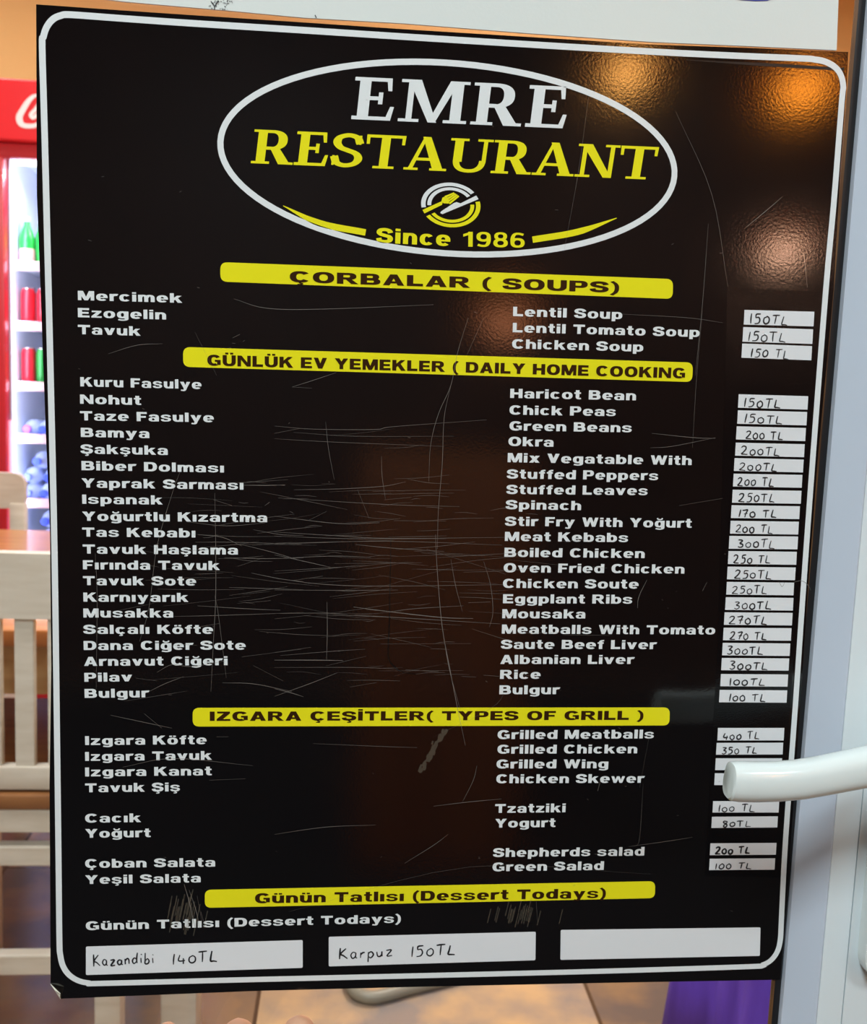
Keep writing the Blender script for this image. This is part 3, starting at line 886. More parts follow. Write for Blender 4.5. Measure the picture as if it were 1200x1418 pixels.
for i, (f, x0, y0, x1, y1, h, s) in enumerate(LAB):
    dx = -h * .055
    q = [f(x0, y0), f(x1, y1), f(x1 + dx, y1 + h), f(x0 + dx, y0 + h)]
    lb = sbuild('price_strip', [[P(*p) for p in q]], label_white, -.00020)
    if s:
        w = x1 - x0
        j = rng.uniform(.06, .14)
        if s[0] == '8': j = .17
        a = f(x0 + w * j + dx, y0 + h * .92); b = f(x0 + w * (j + (.54 if s[0] != '8' else .42) + rng.uniform(-.02, .03)) + dx, y1 + h * .90)
        sbuild('handwriting', hand_polys(s.replace(' ', '') if rng.random() < .5 else s, P(*a), P(*b), h * .63 / (4.729 if f is not C_ else 3.236) * mscale(1050, 700),
                                         .00042 if i == 29 else .00029, rng), marker, -.00030, lb)
DES = [([(119, 1310.5), (419, 1301.5), (419, 1340), (119, 1350)], [('Kazandibi', (129, 1338), (214, 1333), 15), ('140TL', (238, 1336), (301, 1331.5), 15)]),
       ([(455, 1297), (741.5, 1290), (741, 1329.5), (455, 1338)], [('Karpuz', (469, 1328), (543, 1324.5), 16), ('150TL', (568, 1324), (630, 1321.5), 14.5)]),
       ([(776, 1287.5), (1052.5, 1284), (1051.5, 1323.5), (775.5, 1329)], [])]
for q, ws in DES:
    lb = sbuild('dessert_box', [rrect([P(*p) for p in q], .0007, 3)], label_white, -.00014)
    for s, a, b, h in ws:
        sbuild('handwriting', hand_polys(s, P(*a), P(*b), h * mscale(400, 1320), .00036, rng), marker, -.00024, lb)

# scratches, wear and the black crease
sc = []
rs = random.Random(11)


def scr(pts, w=.00010):
    global sc
    sc += pen(catmull([P(*p) for p in pts], 5), w, w, taper=lambda t: .35 + .65 * math.sin(PI * min(max(t, .04), .96)))


Z4 = lambda x, y: (380 + x / 3.75, 440 + y / 3.75)
Z5 = lambda x, y: (380 + x / 3.75, 740 + y / 3.75)
Z6 = lambda x, y: (100 + x / 3.75, 640 + y / 3.75)
cur = [(Z4, [(0, 562), (200, 578), (520, 580), (620, 565), (1100, 530)], 1), (Z4, [(0, 600), (130, 575)], 1), (Z4, [(0, 628), (300, 645), (880, 668)], .7), (Z4, [(100, 595), (420, 615), (930, 615)], .6),
       (Z4, [(1005, 0), (950, 180), (915, 350), (850, 500), (810, 660), (800, 850)], 1), (Z4, [(1085, 0), (1000, 190)], .8), (Z4, [(915, 350), (880, 520), (870, 760), (850, 1000), (845, 1200)], 1),
       (Z4, [(265, 540), (280, 680), (310, 840)], .8), (Z4, [(555, 720), (558, 820), (575, 940)], .8), (Z4, [(100, 893), (340, 888), (560, 875), (680, 852)], 1), (Z4, [(90, 360), (200, 325), (320, 285)], 1), (Z4, [(95, 360), (195, 366)], .9),
       (Z4, [(0, 868), (55, 870)], 1.4), (Z4, [(20, 935), (600, 970), (960, 980)], .9), (Z4, [(0, 1030), (330, 1068), (545, 1064)], 1.2), (Z4, [(430, 890), (490, 1040)], .8), (Z4, [(620, 1053), (890, 1055)], 1),
       (Z4, [(0, 1112), (300, 1130), (600, 1145), (1190, 1140)], 1.1), (Z4, [(40, 1170), (600, 1160), (1180, 1180)], .9), (Z4, [(570, 945), (710, 932)], .9), (Z4, [(180, 1050), (270, 1005)], .9),
       (Z5, [(0, 8), (400, 22), (890, 22)], .9), (Z5, [(0, 50), (350, 38), (620, 30)], .9), (Z5, [(0, 105), (180, 145), (290, 170)], 1.2), (Z5, [(10, 125), (300, 112), (500, 118)], 1.1), (Z5, [(420, 52), (600, 70), (880, 88)], 1.1),
       (Z5, [(0, 190), (250, 175), (420, 165)], .8), (Z5, [(10, 228), (250, 258), (560, 268), (1190, 260)], 1.2), (Z5, [(0, 288), (400, 290), (640, 288)], 1.1), (Z5, [(100, 238), (250, 216)], 1.1), (Z5, [(410, 376), (560, 396), (860, 430), (1030, 436)], 1.9),
       (Z5, [(410, 418), (620, 430), (1170, 464)], 1.2), (Z5, [(600, 400), (740, 384), (980, 370)], 1), (Z5, [(0, 410), (280, 408), (380, 416)], 1), (Z5, [(0, 438), (190, 418)], .9), (Z5, [(272, 350), (274, 500), (270, 648)], 1.2), (Z5, [(0, 652), (200, 652), (355, 654)], 2.0),
       (Z5, [(1005, 354), (1120, 350)], 1.3), (Z5, [(835, 0), (845, 200), (870, 480), (910, 700), (945, 880), (990, 1095)], 1.5), (Z5, [(870, 480), (905, 690), (960, 900)], 1), (Z5, [(0, 800), (80, 820), (150, 842)], 1.5), (Z5, [(0, 840), (180, 775), (325, 718)], 1.2),
       (Z5, [(0, 612), (190, 585)], .9), (Z5, [(30, 628), (300, 606), (470, 595)], .9), (Z5, [(390, 792), (530, 768)], .9), (Z5, [(0, 690), (420, 690), (640, 698)], .8), (Z5, [(680, 702), (850, 712)], 1.3), (Z5, [(1085, 730), (1165, 736)], 1.3), (Z5, [(970, 736), (1045, 740)], 1),
       (Z5, [(550, 568), (1020, 566)], .8), (Z5, [(200, 1085), (560, 1100), (740, 1106)], .8), (Z5, [(1085, 140), (1120, 260), (1133, 400), (1115, 480)], .9), (Z5, [(915, 130), (940, 270), (975, 400)], .8),
       (Z6, [(890, 119), (1000, 120), (1105, 118)], 1.5), (Z6, [(560, 50), (520, 160), (440, 440), (400, 750), (350, 930)], .8), (Z6, [(740, 160), (745, 420), (745, 700), (735, 900), (720, 1190)], 1.1), (Z6, [(735, 195), (830, 225)], 1.2),
       (Z6, [(655, 376), (780, 390), (880, 435)], 1.1), (Z6, [(640, 415), (830, 415), (1190, 425)], .9), (Z6, [(790, 495), (1000, 500), (1200, 496)], 1.2), (Z6, [(930, 575), (1080, 605), (1200, 620)], 1.2), (Z6, [(815, 650), (1000, 655), (1200, 662)], 1.1),
       (Z6, [(650, 745), (900, 760), (1080, 768)], 1.2), (Z6, [(530, 800), (760, 795), (1200, 780)], 1), (Z6, [(900, 730), (1030, 718)], 1), (Z6, [(940, 350), (1080, 375), (1200, 380)], .9), (Z6, [(870, 425), (1050, 470), (1200, 515)], 1), (Z6, [(860, 540), (980, 500)], .9),
       (Z6, [(440, 1090), (520, 1050), (620, 1060), (800, 1030)], 1.1), (Z6, [(390, 1195), (480, 1150), (580, 1112)], 1.1), (Z6, [(330, 1120), (440, 1135)], .9), (Z6, [(780, 1145), (940, 1150), (1140, 1190)], 1.3), (Z6, [(940, 1055), (1095, 1135)], .8), (Z6, [(880, 1010), (1190, 970)], .9),
       (Z6, [(120, 470), (130, 700), (125, 1180)], .7), (Z6, [(1000, 225), (1025, 207)], 1.5), (Z6, [(740, 690), (760, 800), (800, 1120)], .8), (Z6, [(600, 310), (800, 330), (1000, 315)], .9)]
for f, pts, w in cur: scr([f(*p) for p in pts], .000088 * w)
F = lambda x, y: (x, y)
for pts, w in (([(935, 155), (985, 270), (1007, 397)], .8), ([(1032, 315), (1060, 292), (1082, 273)], 1.3), ([(980, 310), (972, 420), (962, 520)], .9), ([(1112, 350), (1117, 398)], 1), ([(324, 414), (370, 427), (450, 428), (600, 422)], 1.2),
               ([(150, 490), (190, 478), (225, 476)], 1), ([(322, 468), (332, 463)], 1.3), ([(780, 350), (800, 240), (815, 130)], .5), ([(660, 1060), (655, 1080), (640, 1110)], 1), ([(153, 990), (200, 1000), (238, 1008)], 1.2), ([(200, 988), (224, 1008)], 1.3),
               ([(300, 1020), (316, 1020)], 1), ([(380, 1155), (450, 1145), (520, 1142)], 1.1), ([(600, 1116), (650, 1110), (694, 1106)], 1.2), ([(560, 1195), (600, 1170), (620, 1155)], 1), ([(170, 1062), (240, 1050), (350, 1060)], 1), ([(290, 1080), (340, 1078)], 1),
               ([(870, 1172), (920, 1165), (958, 1159)], 1), ([(890, 1085), (885, 1160), (878, 1172)], .6), ([(827, 1095), (831, 1080)], 2), ([(900, 1010), (885, 1090)], .5), ([(255, 1224), (262, 1248), (270, 1284)], 1.7), ([(262, 1232), (272, 1262), (276, 1285)], 1.3), ([(273, 1240), (281, 1284)], .8),
               ([(278, 1262), (284, 1282)], 1.2), ([(742, 1248), (744, 1276)], .8), ([(600, 1020), (680, 980), (700, 955)], .4), ([(895, 803), (884, 826), (882, 842)], 1.4), ([(978, 806), (972, 818)], 1.5), ([(900, 620), (930, 618), (990, 606)], 1), ([(902, 600), (960, 606), (990, 607)], 1.3),
               ([(860, 435), (950, 440), (1000, 447)], .8), ([(958, 620), (964, 520), (972, 430)], .6), ([(270, 460), (300, 520)], .6), ([(590, 760), (700, 795)], .8), ([(940, 700), (1000, 690)], .9), ([(1078, 805), (1082, 812), (1086, 806)], 1.4), ([(1098, 806), (1108, 804), (1116, 808), (1122, 817)], 1.3), ([(400, 1262), (650, 1200), (900, 1210)], .4)):
    scr(pts, .000085 * w)
for k in range(150):
    x = rs.gauss(470, 150); y = rs.gauss(800, 85)
    if not (120 < x < 960 and 560 < y < 975): continue
    L = rs.uniform(12, 130)
    sl = rs.gauss(0, .10)
    scr([(x - L / 2, y - sl * L / 2), (x, y + rs.uniform(-2, 2)), (x + L / 2, y + sl * L / 2)], .000038 * rs.uniform(.6, 1.6))
for k in range(60):
    x, y = rs.uniform(90, 1100), rs.uniform(120, 1300)
    L = rs.uniform(1, 5)
    scr([(x, y), (x + L, y + rs.uniform(-2, 2))], .00011)
so = sbuild('scratches', sc, scratch_m, -.00034, union=False)
so['kind'] = 'stuff'
sm = []
for (cx, cy, n, dx, dy, ln) in ((262, 1250, 34, 13, 11, 24), (720, 1254, 24, 18, 7, 20), (690, 1110, 0, 0, 0, 0)):
    for k in range(n):
        x, y = cx + rs.gauss(0, dx), cy + rs.gauss(0, dy)
        sm += pen([P(x, y), P(x - 5, y + ln)], .0006, .0004, taper=lambda t: .3 + .7 * math.sin(PI * min(max(t, .05), .95)))
for k in range(90):
    t = rs.random()
    x, y = 617 - 34 * t + rs.gauss(0, 2.4), 1008 + 58 * t
    sm += pen([P(x, y), P(x - 2, y + 5)], .0005, .0005)
sw = sbuild('worn_patches', sm, smear_m, -.00030, union=False)
sw['kind'] = 'stuff'
cr = pen(catmull([P(x, y) for x, y in ((541, 745), (540, 800), (539, 860), (537.5, 908), (543, 920), (556, 930), (575, 934))], 6), .00035, .00035, taper=lambda t: .3 + .7 * math.sin(PI * min(max(t, .08), .92)))
sbuild('crease', cr, crease_m, -.00028)
sbuild('overlap_seam', pen(catmull([P(x, y) for x, y in ((950, 83), (1040, 88.5), (1110, 92.5), (1168, 96))], 4), 0.0007, .0007, taper=lambda t: min(1, .2 + 2 * t)), crease_m, -.00006)

# ------------------------------------------------------------------ white notice above the menu
no = empty('paper_notice', (0.2, 0, 1.28))
tag(no, 'white paper notice stuck on the glass directly above the black menu sign', 'notice')
NO = Vector((-0.2, 0, -1.28))
bot = [(60, -13), (130, -3), (170, 2), (250, 9), (320, 15), (420, 24.5), (560, 32.5), (730, 46), (900, 58), (1040, 64), (1158, 69.5)]
q = [P(*p) for p in bot] + [P(1165, -120), P(60, -190)]
MB().plate([(p.x + NO.x, p.y + NO.z) for p in q], 0.0, .0010).build('sheet', notice_white, no)


def nbuild(name, polys, m, y):
    return MB().flat([[(p[0] + NO.x, p[1] + NO.z) for p in q_] for q_ in polys], y).build(name, m, no, recalc=False)


bl = [P(x, y) for x, y in ((1003, -20), (1008, -4), (1025, .2), (1045, 1.6), (1062, 1.2), (1072, -3), (1078, -20))]
nbuild('blue_print', [bl], notice_blue, -.0002)
rp = random.Random(5)
bits = []
for k in range(44):
    x, y = rp.choice((rp.gauss(298, 4), rp.gauss(312, 4))), rp.uniform(0, 14)
    w = rp.uniform(.00008, .00026)
    c = P(x, y)
    bits.append([c + Vector((w * math.cos(t), w * math.sin(t) * 1.5)) for t in (0, 1.2, 2.4, 3.5, 5.0)])
for a, b in (((292, 2), (297, 9)), ((302, 2), (297, 9)), ((297, 9), (297, 14)), ((436, 21), (438, 25))):
    bits += pen([P(*a), P(*b)], .0002, .0002)
for lo, hi in ((200, 305), (305, 400), (400, 500)):
    nbuild('worn_black_letter', [b_ for b_ in bits if P(lo, 5)[0] < b_[0][0] <= P(hi, 5)[0]], marker, -.0002)

# ------------------------------------------------------------------ dining room seen through the glass
# table
tb = empty('dining_table', (-0.62, 1.62, 0))
tag(tb, 'dining table with an orange wood top and cream legs behind the cream chair', 'table')
tx0, tx1, ty0, ty1 = -.58, .56, -.56, .50
MB().box(tx0, ty0, .712, tx1, ty1, .74, .006).build('tabletop', wood_orange, tb, smooth=True)
ap = MB()
ap.box(tx0 + .06, ty0 + .06, .62, tx1 - .06, ty0 + .085, .712).box(tx0 + .06, ty1 - .085, .62, tx1 - .06, ty1 - .06, .712)
ap.box(tx0 + .06, ty0 + .085, .62, tx0 + .085, ty1 - .085, .712).box(tx1 - .085, ty0 + .085, .62, tx1 - .06, ty1 - .085, .712)
ap.build('apron', mat('pale apron wood', lin(206, 164, 112), rough=.45, var=(8, lin(184, 140, 90), (1, 1, 6))), tb)
for sx in (tx0 + .04, tx1 - .10):
    for sy in (ty0 + .06, ty1 - .11):
        MB().box(sx, sy, 0, sx + .06, sy + .06, .712, .004).build('leg', wood_white, tb, smooth=True)


# chairs: origin at the middle of the back's foot line, seat towards +y
def make_chair():
    t = empty('dining_chair')
    W = .17
    top = rrect([(-W - .02, .775), (W + .02, .775), (W + .02, .872), (-W - .02, .872)], .034, 7)
    MB().plate(top, -.013, .013).build('top_rail', wood_white, t, smooth=True)
    MB().box(-W + .03, -.011, .513, W - .03, .011, .549, .003).build('lower_rail', wood_white, t, smooth=True)
    for k in range(5):
        x = -.095 + k * .0475
        MB().box(x - .014, -.007, .545, x + .014, .007, .78, .002).build('slat', wood_white, t)
    for s in (-1, 1):
        MB().box(s * W - .02, -.017, 0, s * W + .02, .017, .79, .004).build('rear_leg', wood_white, t, smooth=True)
        MB().box(s * (W - .015) - .018, .385, 0, s * (W - .015) + .018, .425, .452, .004).build('front_leg', wood_white, t, smooth=True)
    MB().box(-W + .02, -.02, .485, W - .02, .45, .509, .006).build('seat', wood_seat, t, smooth=True)
    a = MB()
    a.box(-W + .02, -.015, .448, W - .02, .008, .485, .002).box(-W + .02, .395, .448, W - .02, .418, .485, .002)
    a.box(-W + .02, .0, .448, -W + .042, .4, .485, .002).box(W - .042, .0, .448, W - .02, .4, .485, .002)
    a.build('seat_frame', wood_white, t)
    MB().box(-W + .02, -.011, .393, W - .02, .011, .425, .003).build('stretcher', wood_white, t)
    MB().box(-W + .02, -.011, .217, W - .02, .011, .250, .003).build('stretcher', wood_white, t)
    for s in (-1, 1):
        MB().box(s * (W - .005) - .010, .01, .26, s * (W - .005) + .010, .395, .29, .002).build('stretcher', wood_white, t)
    return t


ch = make_chair()
tag(ch, 'cream slatted wooden chair with its back to the door, nearest beside the menu sign', 'chair', 'cream chairs around the dining table')
ch.location = (-.385, 1.0, 0)
c2 = copy_tree(ch)
c2.location = (-.935, 2.28, 0); c2.rotation_euler = (0, 0, PI)
c2['label'] = 'cream chair with rounded top rail between the table and the red cooler'

# drinks cooler
FX0, FX1, FY, FD = -.905, -.255, 2.6, .62
fr = empty('drinks_cooler', ((FX0 + FX1) / 2, FY + FD / 2, 0))
tag(fr, 'tall red drinks cooler with lit shelves of cans and water bottles against the orange wall', 'fridge')
fo = Vector((-(FX0 + FX1) / 2, -(FY + FD / 2), 0))
hw, hd = (FX1 - FX0) / 2, FD / 2
b = MB()
b.box(-hw - .035, -hd + .02, 0, -hw, hd, 1.97).box(hw, -hd + .02, 0, hw + .035, hd, 1.97).box(-hw, hd - .03, .1, hw, hd, 1.78)
b.box(-hw, -hd + .02, 0, hw, hd, .16).box(-hw, -hd + .02, 1.79, hw, hd, 1.97)
b.build('cabinet', fr_body, fr)
l = MB()
l.box(-hw, hd - .036, .16, hw, hd - .03, 1.79).box(-hw, -hd + .04, .16, -hw + .006, hd - .03, 1.79).box(hw - .006, -hd + .04, .16, hw, hd - .03, 1.79)
l.box(-hw, -hd + .04, 1.784, hw, hd - .03, 1.79).box(-hw, -hd + .04, .16, hw, hd - .03, .166)
l.build('liner', fr_white, fr)
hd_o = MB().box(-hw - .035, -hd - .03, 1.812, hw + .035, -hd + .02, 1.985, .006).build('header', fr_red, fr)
# the white script capital on the header
lx = lambda px, py: (at(px, py, FY - .03) + fo)
cpts = [(52, 132), (46, 134), (39, 141), (32, 152), (27, 162), (29, 171), (36, 174.5), (48, 174), (60, 168), (75, 160)]
cp = pen(catmull([Vector((lx(x, y).x, lx(x, y).z)) for x, y in cpts], 5), .0085, .0065, taper=lambda t: .55 + .55 * math.sin(PI * min(max(t, .02), .98)))
cp += pen(catmull([Vector((lx(x, y).x, lx(x, y).z)) for x, y in ((58, 140), (49, 152), (43, 159), (46, 163), (54, 158))], 5), .0055, .0055)
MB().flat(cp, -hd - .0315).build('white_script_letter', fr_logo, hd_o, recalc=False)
dr = MB()
dr.box(-hw - .035, -hd - .012, 1.768, hw + .035, -hd + .02, 1.808, .003)
dr.box(-hw - .035, -hd - .012, .10, -hw + .004, -hd + .02, 1.768, .003).box(hw - .004, -hd - .012, .10, hw + .035, -hd + .02, 1.768, .003)
dr.box(-hw - .035, -hd - .012, .06, hw + .035, -hd + .02, .16, .003)
dr.build('door_frame', fr_red_dark, fr, smooth=True)
MB().box(-hw + .004, -hd + .002, .16, hw - .004, -hd + .006, 1.768).build('door_glass', fridge_glass, fr)
MB().box(-hw + .005, -hd + .012, .17, -hw + .013, -hd + .02, 1.0).build('led_strip', led_pink, fr)
MB().box(-hw + .012, -hd + .05, 1.765, hw - .012, -hd + .075, 1.783).build('strip_light', led, fr)
MB().tube([(-hw + .075, hd - .045, 1.79), (-hw + .062, hd - .05, 1.72), (-hw + .09, hd - .05, 1.62), (-hw + .15, hd - .05, 1.48)], .005, 8).build('cable', mat('grey cable', lin(170, 175, 200), rough=.5), fr, smooth='all')
SH = [1.482, 1.302, 1.120, .959, .759, .612, .30]
for z in SH:
    s_ = MB().box(-hw + .008, -hd + .06, z - .022, hw - .008, hd - .04, z - .014).build('shelf', fr_white, fr)
    MB().box(-hw + .014, -hd + .052, z - .028, hw - .008, -hd + .06, z + .0, .002).build('price_rail', fr_rail, s_)
la = area('cooler_lamp', (0, -hd + .08, 1.75), 0.6, .05, 3.0, (.85, .90, 1.0), (math.radians(-20), 0, 0)); la.parent = fr
for s_ in (-1, 1):
    lb_ = area('cooler_side_lamp', (s_ * (hw - .02), -hd + .03, .98), .03, 1.5, 3.2, (.80, .86, 1.0), (math.radians(90), 0, math.radians(38 * s_)))
    lb_.parent = fr


def can(body, name='drink_can', h=.115, r=.022):
    t = empty(name)
    MB().lathe([(r * .78, 0), (r, .008), (r, h - .014), (r * .82, h)], 20).build('body', body, t, smooth=True)
    MB().lathe([(r * .82, 0), (r * .84, .002), (r * .78, .003), (r * .78, .001), (0, .001)], 20, (0, 0, h)).build('lid', alu, t, smooth=True)
    return t


def bottle(body, cap, lab, name, h=.155, r=.032):
    t = empty(name)
    MB().lathe([(r * .9, 0), (r, .006), (r, h * .56), (r * .78, h * .70), (r * .42, h * .84), (r * .38, h * .94), (0, h * .94)], 20).build('body', body, t, smooth=True)
    MB().lathe([(r * .44, h * .92), (r * .46, h * .925), (r * .46, h), (r * .40, h * 1.01), (0, h * 1.01)], 16).build('cap', cap, t, smooth=True)
    if lab: MB().lathe([(r * 1.005, h * .06), (r * 1.02, h * .065), (r * 1.02, h * .36), (r * 1.005, h * .365)], 20).build('label', lab, t, smooth=True)
    return t


PR = {}


def put(kind, x, y, z, label, group, cat):
    mk = {'red': lambda: can(can_red), 'green': lambda: can(can_green), 'white': lambda: can(can_white),
          'soda': lambda: bottle(bottle_green, cap_white, label_pale, 'soda_bottle', .150, .0225), 'soda_plain': lambda: bottle(bottle_green, cap_white, None, 'soda_bottle', .150, .0225),
          'water': lambda: bottle(bottle_water, cap_blue, None, 'water_bottle', .15, .028), 'water_purple': lambda: bottle(bottle_water, cap_purple, None, 'water_bottle', .15, .028)}
    if kind not in PR:
        PR[kind] = mk[kind](); o = PR[kind]
    else:
        o = copy_tree(PR[kind])
    o.location = (x, y, z - (.0135 if kind[:5] != 'water' else 0))
    tag(o, label, cat, group)
    return o


yf = FY + .112
RW_ = {1: ('green bottles on the top cooler shelf', 'bottle'), 2: ('red cans on the second cooler shelf', 'can'), 3: ('cans on the third cooler shelf', 'can')}
xs = [-.873 + .048 * k for k in range(4)]
put('soda', xs[0], yf, SH[0] + .0, 'green bottle with pale label at the left end of the top cooler shelf', RW_[1][0], 'bottle')
put('soda_plain', xs[1] - .001, yf + .01, SH[0], 'green bottle without pale label second on the top cooler shelf', RW_[1][0], 'bottle')
put('soda', xs[2], yf, SH[0], 'green bottle with pale label third on the top cooler shelf, half behind the menu', RW_[1][0], 'bottle')
put('soda_plain', xs[0] + .024, yf + .06, SH[0], 'green bottle in the second row behind the top shelf front bottles', RW_[1][0], 'bottle')
for k in range(3):
    put('red', xs[k] + .002, yf, SH[1], ['red can at the left end of the second cooler shelf, under the green bottles', 'red can second from the left on the second cooler shelf', 'red can third from the left on the second cooler shelf'][k], RW_[2][0], 'can')
put('red', xs[0] + .002, yf, SH[2], 'red can at the left end of the third cooler shelf, beside the green can', RW_[3][0], 'can')
put('green', xs[1], yf - .004, SH[2], 'green can on the third cooler shelf beside a red can', RW_[3][0], 'can')
put('red', xs[2], yf, SH[2], 'red can on the third cooler shelf between the green and the white can', RW_[3][0], 'can')
put('white', xs[3], yf, SH[2], 'white can on the third cooler shelf, rightmost of its row', RW_[3][0], 'can')
# water bottles lie on their sides with the caps to the glass
def lay(kind, px, py, z, label):
    p = at(px, py, FY + .075)
    o = put(kind, p.x, FY + .075 + .15, z + .035, label, 'water bottles lying on the lower cooler shelves', 'bottle')
    o.location = (max(p.x, -.868), FY + .075 + .15, z + .0145)
    o.rotation_euler = (PI / 2, 0, 0)
    return o


wz = [SH[3], SH[4], SH[5]]
lay('water_purple', 25, 590, wz[0], 'water bottle with purple cap lying on the fourth cooler shelf')
lay('water', 58, 590, wz[0], 'water bottle with blue cap lying beside the purple-capped one on the fourth shelf')
for (px, dz, lb) in ((22, 0, 'water bottle lying lowest on the fifth shelf, behind the far chair'), (60, 0, 'water bottle lying lowest on the fifth shelf, right beside the menu edge'),
                     (36, .050, 'water bottle lying second layer of the fifth shelf stack'), (66, .050, 'water bottle in the second layer, cut by the menu edge'),
                     (51, .100, 'water bottle lying on top of the fifth shelf stack')):
    o = lay('water', px, 650, wz[1] + dz, lb)
lay('water', 62, 715, wz[2], 'water bottle lying under the topmost one on the lowest lit shelf, hidden by the table')
lay('water', 62, 715, wz[2] + .058, 'topmost water bottle lying on the lowest lit shelf just above the table edge')

# grey hose loop on the tiles
hs = MB()
hpts_ = [at(*p) for p in ()]


def fl(px, py, z=0.012):
    d = ray(px, py)
    return CAM + d * ((z - CAM.z) / d.z)


hq = [fl(484, 1330), fl(483, 1352), fl(488, 1369), fl(500, 1378), (fl(516, 1381)), fl(538, 1377), fl(562, 1370), fl(590, 1363), fl(640, 1350), fl(700, 1330)]
hs.tube(catmull(hq, 6), .012, 12)
ho2 = hs.build('garden_hose', hose_m, None, smooth='all')
tag(ho2, 'grey rubber hose curling on the tiled floor below the menu sign', 'hose')

# purple cloth over a round table
pt = empty('side_table', (1.13, 1.02, 0))
tag(pt, 'small round table hidden under the purple cloth', 'table')
MB().lathe([(0, .70), (.34, .70), (.345, .71), (.345, .725), (.34, .73), (0, .73)], 40).build('tabletop', wood_orange, pt, smooth=True)
MB().lathe([(.20, 0), (.20, .02), (.05, .05), (.035, .1), (.035, .66), (.10, .70)], 24).build('pedestal', wood_white, pt, smooth=True)
clo = MB()
N = 160
rings = []
prof_c = [(0, .735), (.2, .735), (.33, .735), (.352, .728), (.36, .70), (.368, .6), (.378, .45), (.388, .3), (.398, .15), (.405, .03)]
for j, (r, z) in enumerate(prof_c):
    rgn = []
    for k in range(N):
        a = 2 * PI * k / N
        w = max(0, (.73 - z) / .7)
        rr = r + w * (.026 * math.sin(11 * a + .6 * math.sin(3 * a) + .4) + .012 * math.sin(23 * a + 1.3) - .004)
        rgn.append(clo.bm.verts.new((rr * math.cos(a), rr * math.sin(a), z)))
    rings.append(rgn)
for a, b in zip(rings[1:], rings[2:]):
    for k in range(N): clo.bm.faces.new((a[k], a[(k + 1) % N], b[(k + 1) % N], b[k]))
clo.bm.faces.new(rings[1])
for v in rings[0]: clo.bm.verts.remove(v)
co = clo.build('tablecloth', purple, None, smooth='all')
co.location = (1.13, 1.02, 0)
md = co.modifiers.new('thickness', 'SOLIDIFY'); md.thickness = .002; md.offset = 1
tag(co, 'purple cloth draped in folds to the floor beside the white door stile', 'cloth')

# ------------------------------------------------------------------ a hand resting on the glass under the sign
hand = empty('person', (0.075, 0, 0.70))
tag(hand, 'fingertips of a raised hand touching the glass below the menu sign', 'person')
HO = Vector((0.075, 0, 0.70))


def fused(name, mb, m, parent, voxel=.0016, smooth=8):
    """fuse the overlapping limbs into one continuous skin"""
    me = bpy.data.meshes.new(name)
    bmesh.ops.recalc_face_normals(mb.bm, faces=mb.bm.faces[:])
    mb.bm.to_mesh(me); mb.bm.free()
    o = bpy.data.objects.new(name, me)
    COL.objects.link(o)
    r = o.modifiers.new('r', 'REMESH'); r.mode = 'VOXEL'; r.voxel_size = voxel; r.use_smooth_shade = True
    k = o.modifiers.new('s', 'SMOOTH'); k.factor = .5; k.iterations = smooth
    dg = bpy.context.evaluated_depsgraph_get()
    me2 = bpy.data.meshes.new_from_object(o.evaluated_get(dg))
    bpy.data.objects.remove(o)
    for p in me2.polygons: p.use_smooth = True
    me2.materials.clear(); me2.materials.append(m)
    o2 = bpy.data.objects.new(name, me2)
    COL.objects.link(o2)
    o2.parent = parent
    return o2


YU = Vector((0, 1, 0))
tips = [(232, 1411), (334, 1407), (419, 1402.5), (490, 1442)]      # little, ring, middle, index
tp = [at(x, y, -.0100) - HO for x, y in tips]
for t0, dz in zip(tp, (0, 0, 0, 0)): t0.z -= .0066
knk = [Vector((-.036, -.030, .026)), Vector((-.015, -.035, .036)), Vector((.009, -.036, .038)), Vector((.032, -.033, .031))]
hm = MB()
for b0, t0, r in zip(knk, tp, (.0082, .0098, .0098, .0090)):
    d = t0 - b0
    root = b0 - d * .30 + Vector((0, .004, 0))
    j1 = b0 + d * .48 + Vector((0, .001, 0)); j2 = b0 + d * .76 + Vector((0, .002, 0))
    pts = [root, b0, b0 + d * .25, j1, b0 + d * .62 + Vector((0, .002, 0)), j2, b0 + d * .9 + Vector((0, .001, 0)), t0, t0 + d.normalized() * .004]
    hm.tube(pts, [r * 1.05, r * 1.14, r * 1.02, r * 1.08, r * .97, r * 1.0, r * .95, r * .78, r * .40], 16, up=YU)
# palm, heel of the hand and forearm
hm.tube([(.002, -.050, -.066), (.002, -.046, -.048), (.001, -.041, -.024), (-.001, -.036, .004), (-.001, -.033, .026), (0, -.031, .036)],
        [.0165, .0165, .0155, .0145, .0125, .0095], 28, sx=1.0, up=YU)
for x, k in ((-.026, .0130), (-.009, .0140), (.010, .0140), (.027, .0135)):
    hm.tube([(x * .55 + .002, -.049, -.060), (x * .85, -.043, -.032), (x, -.037, .004), (x * 1.12, -.033, .028)], [k * 1.05, k * 1.15, k * 1.02, k * .85], 18, up=YU)
hm.tube([(.026, -.044, -.050), (.040, -.038, -.030), (.054, -.030, -.006), (.062, -.024, .016), (.066, -.019, .036), (.067, -.017, .041)], [.0150, .0145, .0112, .0106, .0086, .0045], 16, up=YU)
hm.tube([(.003, -.050, -.050), (.004, -.054, -.080), (.008, -.068, -.130), (.014, -.095, -.200), (.020, -.120, -.260)], [.0175, .0185, .0225, .0290, .0335], 24, sx=1.32, up=YU)
fused('hand', hm, skin, hand)
sl = MB()
sl.tube([(.0085, -.071, -.140), (.0085, -.0715, -.141), (.014, -.095, -.200), (.021, -.125, -.270), (.030, -.165, -.350)], [.0275, .0300, .0340, .0400, .0460], 28, sx=1.3, up=YU)
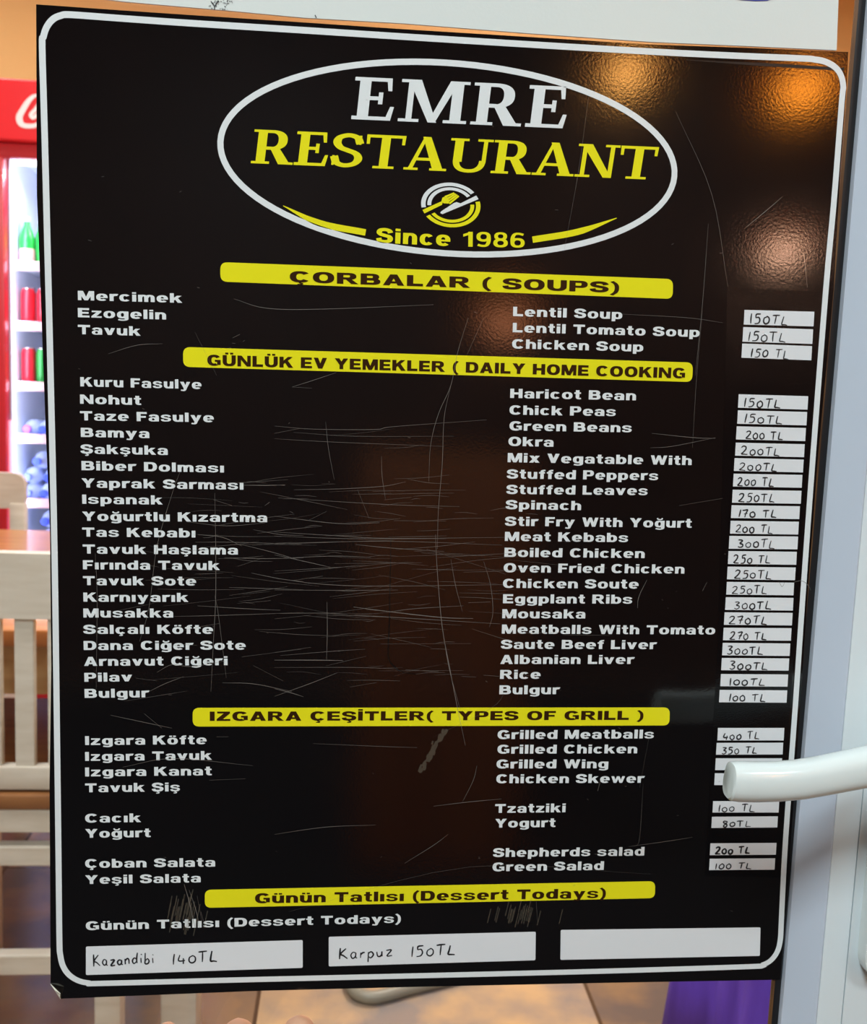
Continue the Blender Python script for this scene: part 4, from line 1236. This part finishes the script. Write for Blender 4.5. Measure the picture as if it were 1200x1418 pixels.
sl.build('sleeve', mat('dark jacket cloth', lin(36, 36, 42), rough=.9, bump=(300, .3, .002)), hand, smooth=True)
for t0 in tp:
    MB().lathe([(0, .0012), (.0035, .001), (.0052, .0)], 14).build('nail', nail_m, hand, smooth='all')
    o = hand.children[-1]
nails = [c for c in hand.children if c.name.startswith('nail')]
for o, t0 in zip(nails, tp):
    o.location = t0 + Vector((0, -.0083, -.0085)); o.rotation_euler = (math.radians(100), 0, 0); o.scale = (1, 1.3, 1)

# ------------------------------------------------------------------ behind the reader: what the glossy sign mirrors
MC = Vector((CAM.x, -CAM.y, CAM.z))


def mirrored(px, py, D):
    d = ray(px, py)
    d = Vector((d.x, -d.y, d.z))
    return MC + d * ((-D - MC.y) / d.y)


shade_m = mat('amber lamp shade', lin(190, 110, 50), rough=.5)
cord_m = mat('black lamp cord', (.01, .01, .01, 1), rough=.5)


def pendant(px, py, D, r, col_, stren, label):
    p = mirrored(px, py, D)
    t = empty('pendant_lamp', p)
    tag(t, label, 'lamp', 'pendant lamps in front of the door')
    bm_ = mat('warm bulb', (1, .8, .6, 1), emit=(col_, stren))
    MB().lathe([(0, -r)] + [(r * math.cos(a), r * math.sin(a)) for a in [-1.3 + .26 * k for k in range(10)]] + [(r * .3, r * 1.1), (0, r * 1.1)], 20).build('bulb', bm_, t, smooth='all')
    MB().lathe([(r * 2.6, r * .2), (r * 1.7, r * 1.3), (r * .5, r * 1.9), (r * .5, r * 2.2), (0, r * 2.2), (0, r * 2.1), (r * .45, r * 1.8), (r * 1.6, r * 1.2), (r * 2.5, r * .15)], 24).build('lamp_shade', shade_m, t, smooth=True)
    MB().box(-.004, -.004, r * 2.15, .004, .004, max(r * 2.3, ZC - p.z)).build('cord', cord_m, t)
    return t


pendant(1112, 118, 2.3, .060, (1, .30, .02, 1), 34, 'amber pendant lamp nearest the right wall, mirrored in the sign top right corner')
pendant(868, 98, 2.7, .055, (1, .45, .10, 1), 38, 'amber pendant lamp mirrored above the white oval of the sign')
pendant(1085, 345, 2.6, .045, (1, .56, .36, 1), 40, 'low warm pendant lamp mirrored above the first price strip')
pendant(700, 440, 2.8, .07, (1, .35, .15, 1), 7, 'dim reddish pendant lamp mirrored beside the lentil soup line')
# a warm wooden cupboard
a_, b_ = mirrored(505, 640, 1.7), mirrored(725, 1050, 1.7)
cb = empty('wooden_cupboard', ((a_.x + b_.x) / 2, -1.7 - .22, .0085))
tag(cb, 'tall brown wooden cupboard standing in front of the door, mirrored low in the sign', 'cupboard')
cw = abs(b_.x - a_.x) / 2
cup = mat('brown cupboard wood', lin(176, 104, 52), rough=.45, var=(5, lin(150, 84, 40), (5, 5, .6)))
MB().box(-cw, -.2, 0, cw, .2, a_.z, .006).build('carcass', cup, cb, smooth=True)
for s in (-1, 1):
    d_ = MB().box(min(s * .004, s * (cw - .01)), .2, .05, max(s * .004, s * (cw - .01)), .22, a_.z - .02, .003).build('door', cup, cb, smooth=True)
    MB().lathe([(.006, 0), (.006, .012), (.013, .02), (.010, .028), (0, .03)], 14).build('knob', alu, d_, smooth=True)
    d_.children[-1].location = (s * .03, .22, a_.z * .5); d_.children[-1].rotation_euler = (-PI / 2, 0, 0)
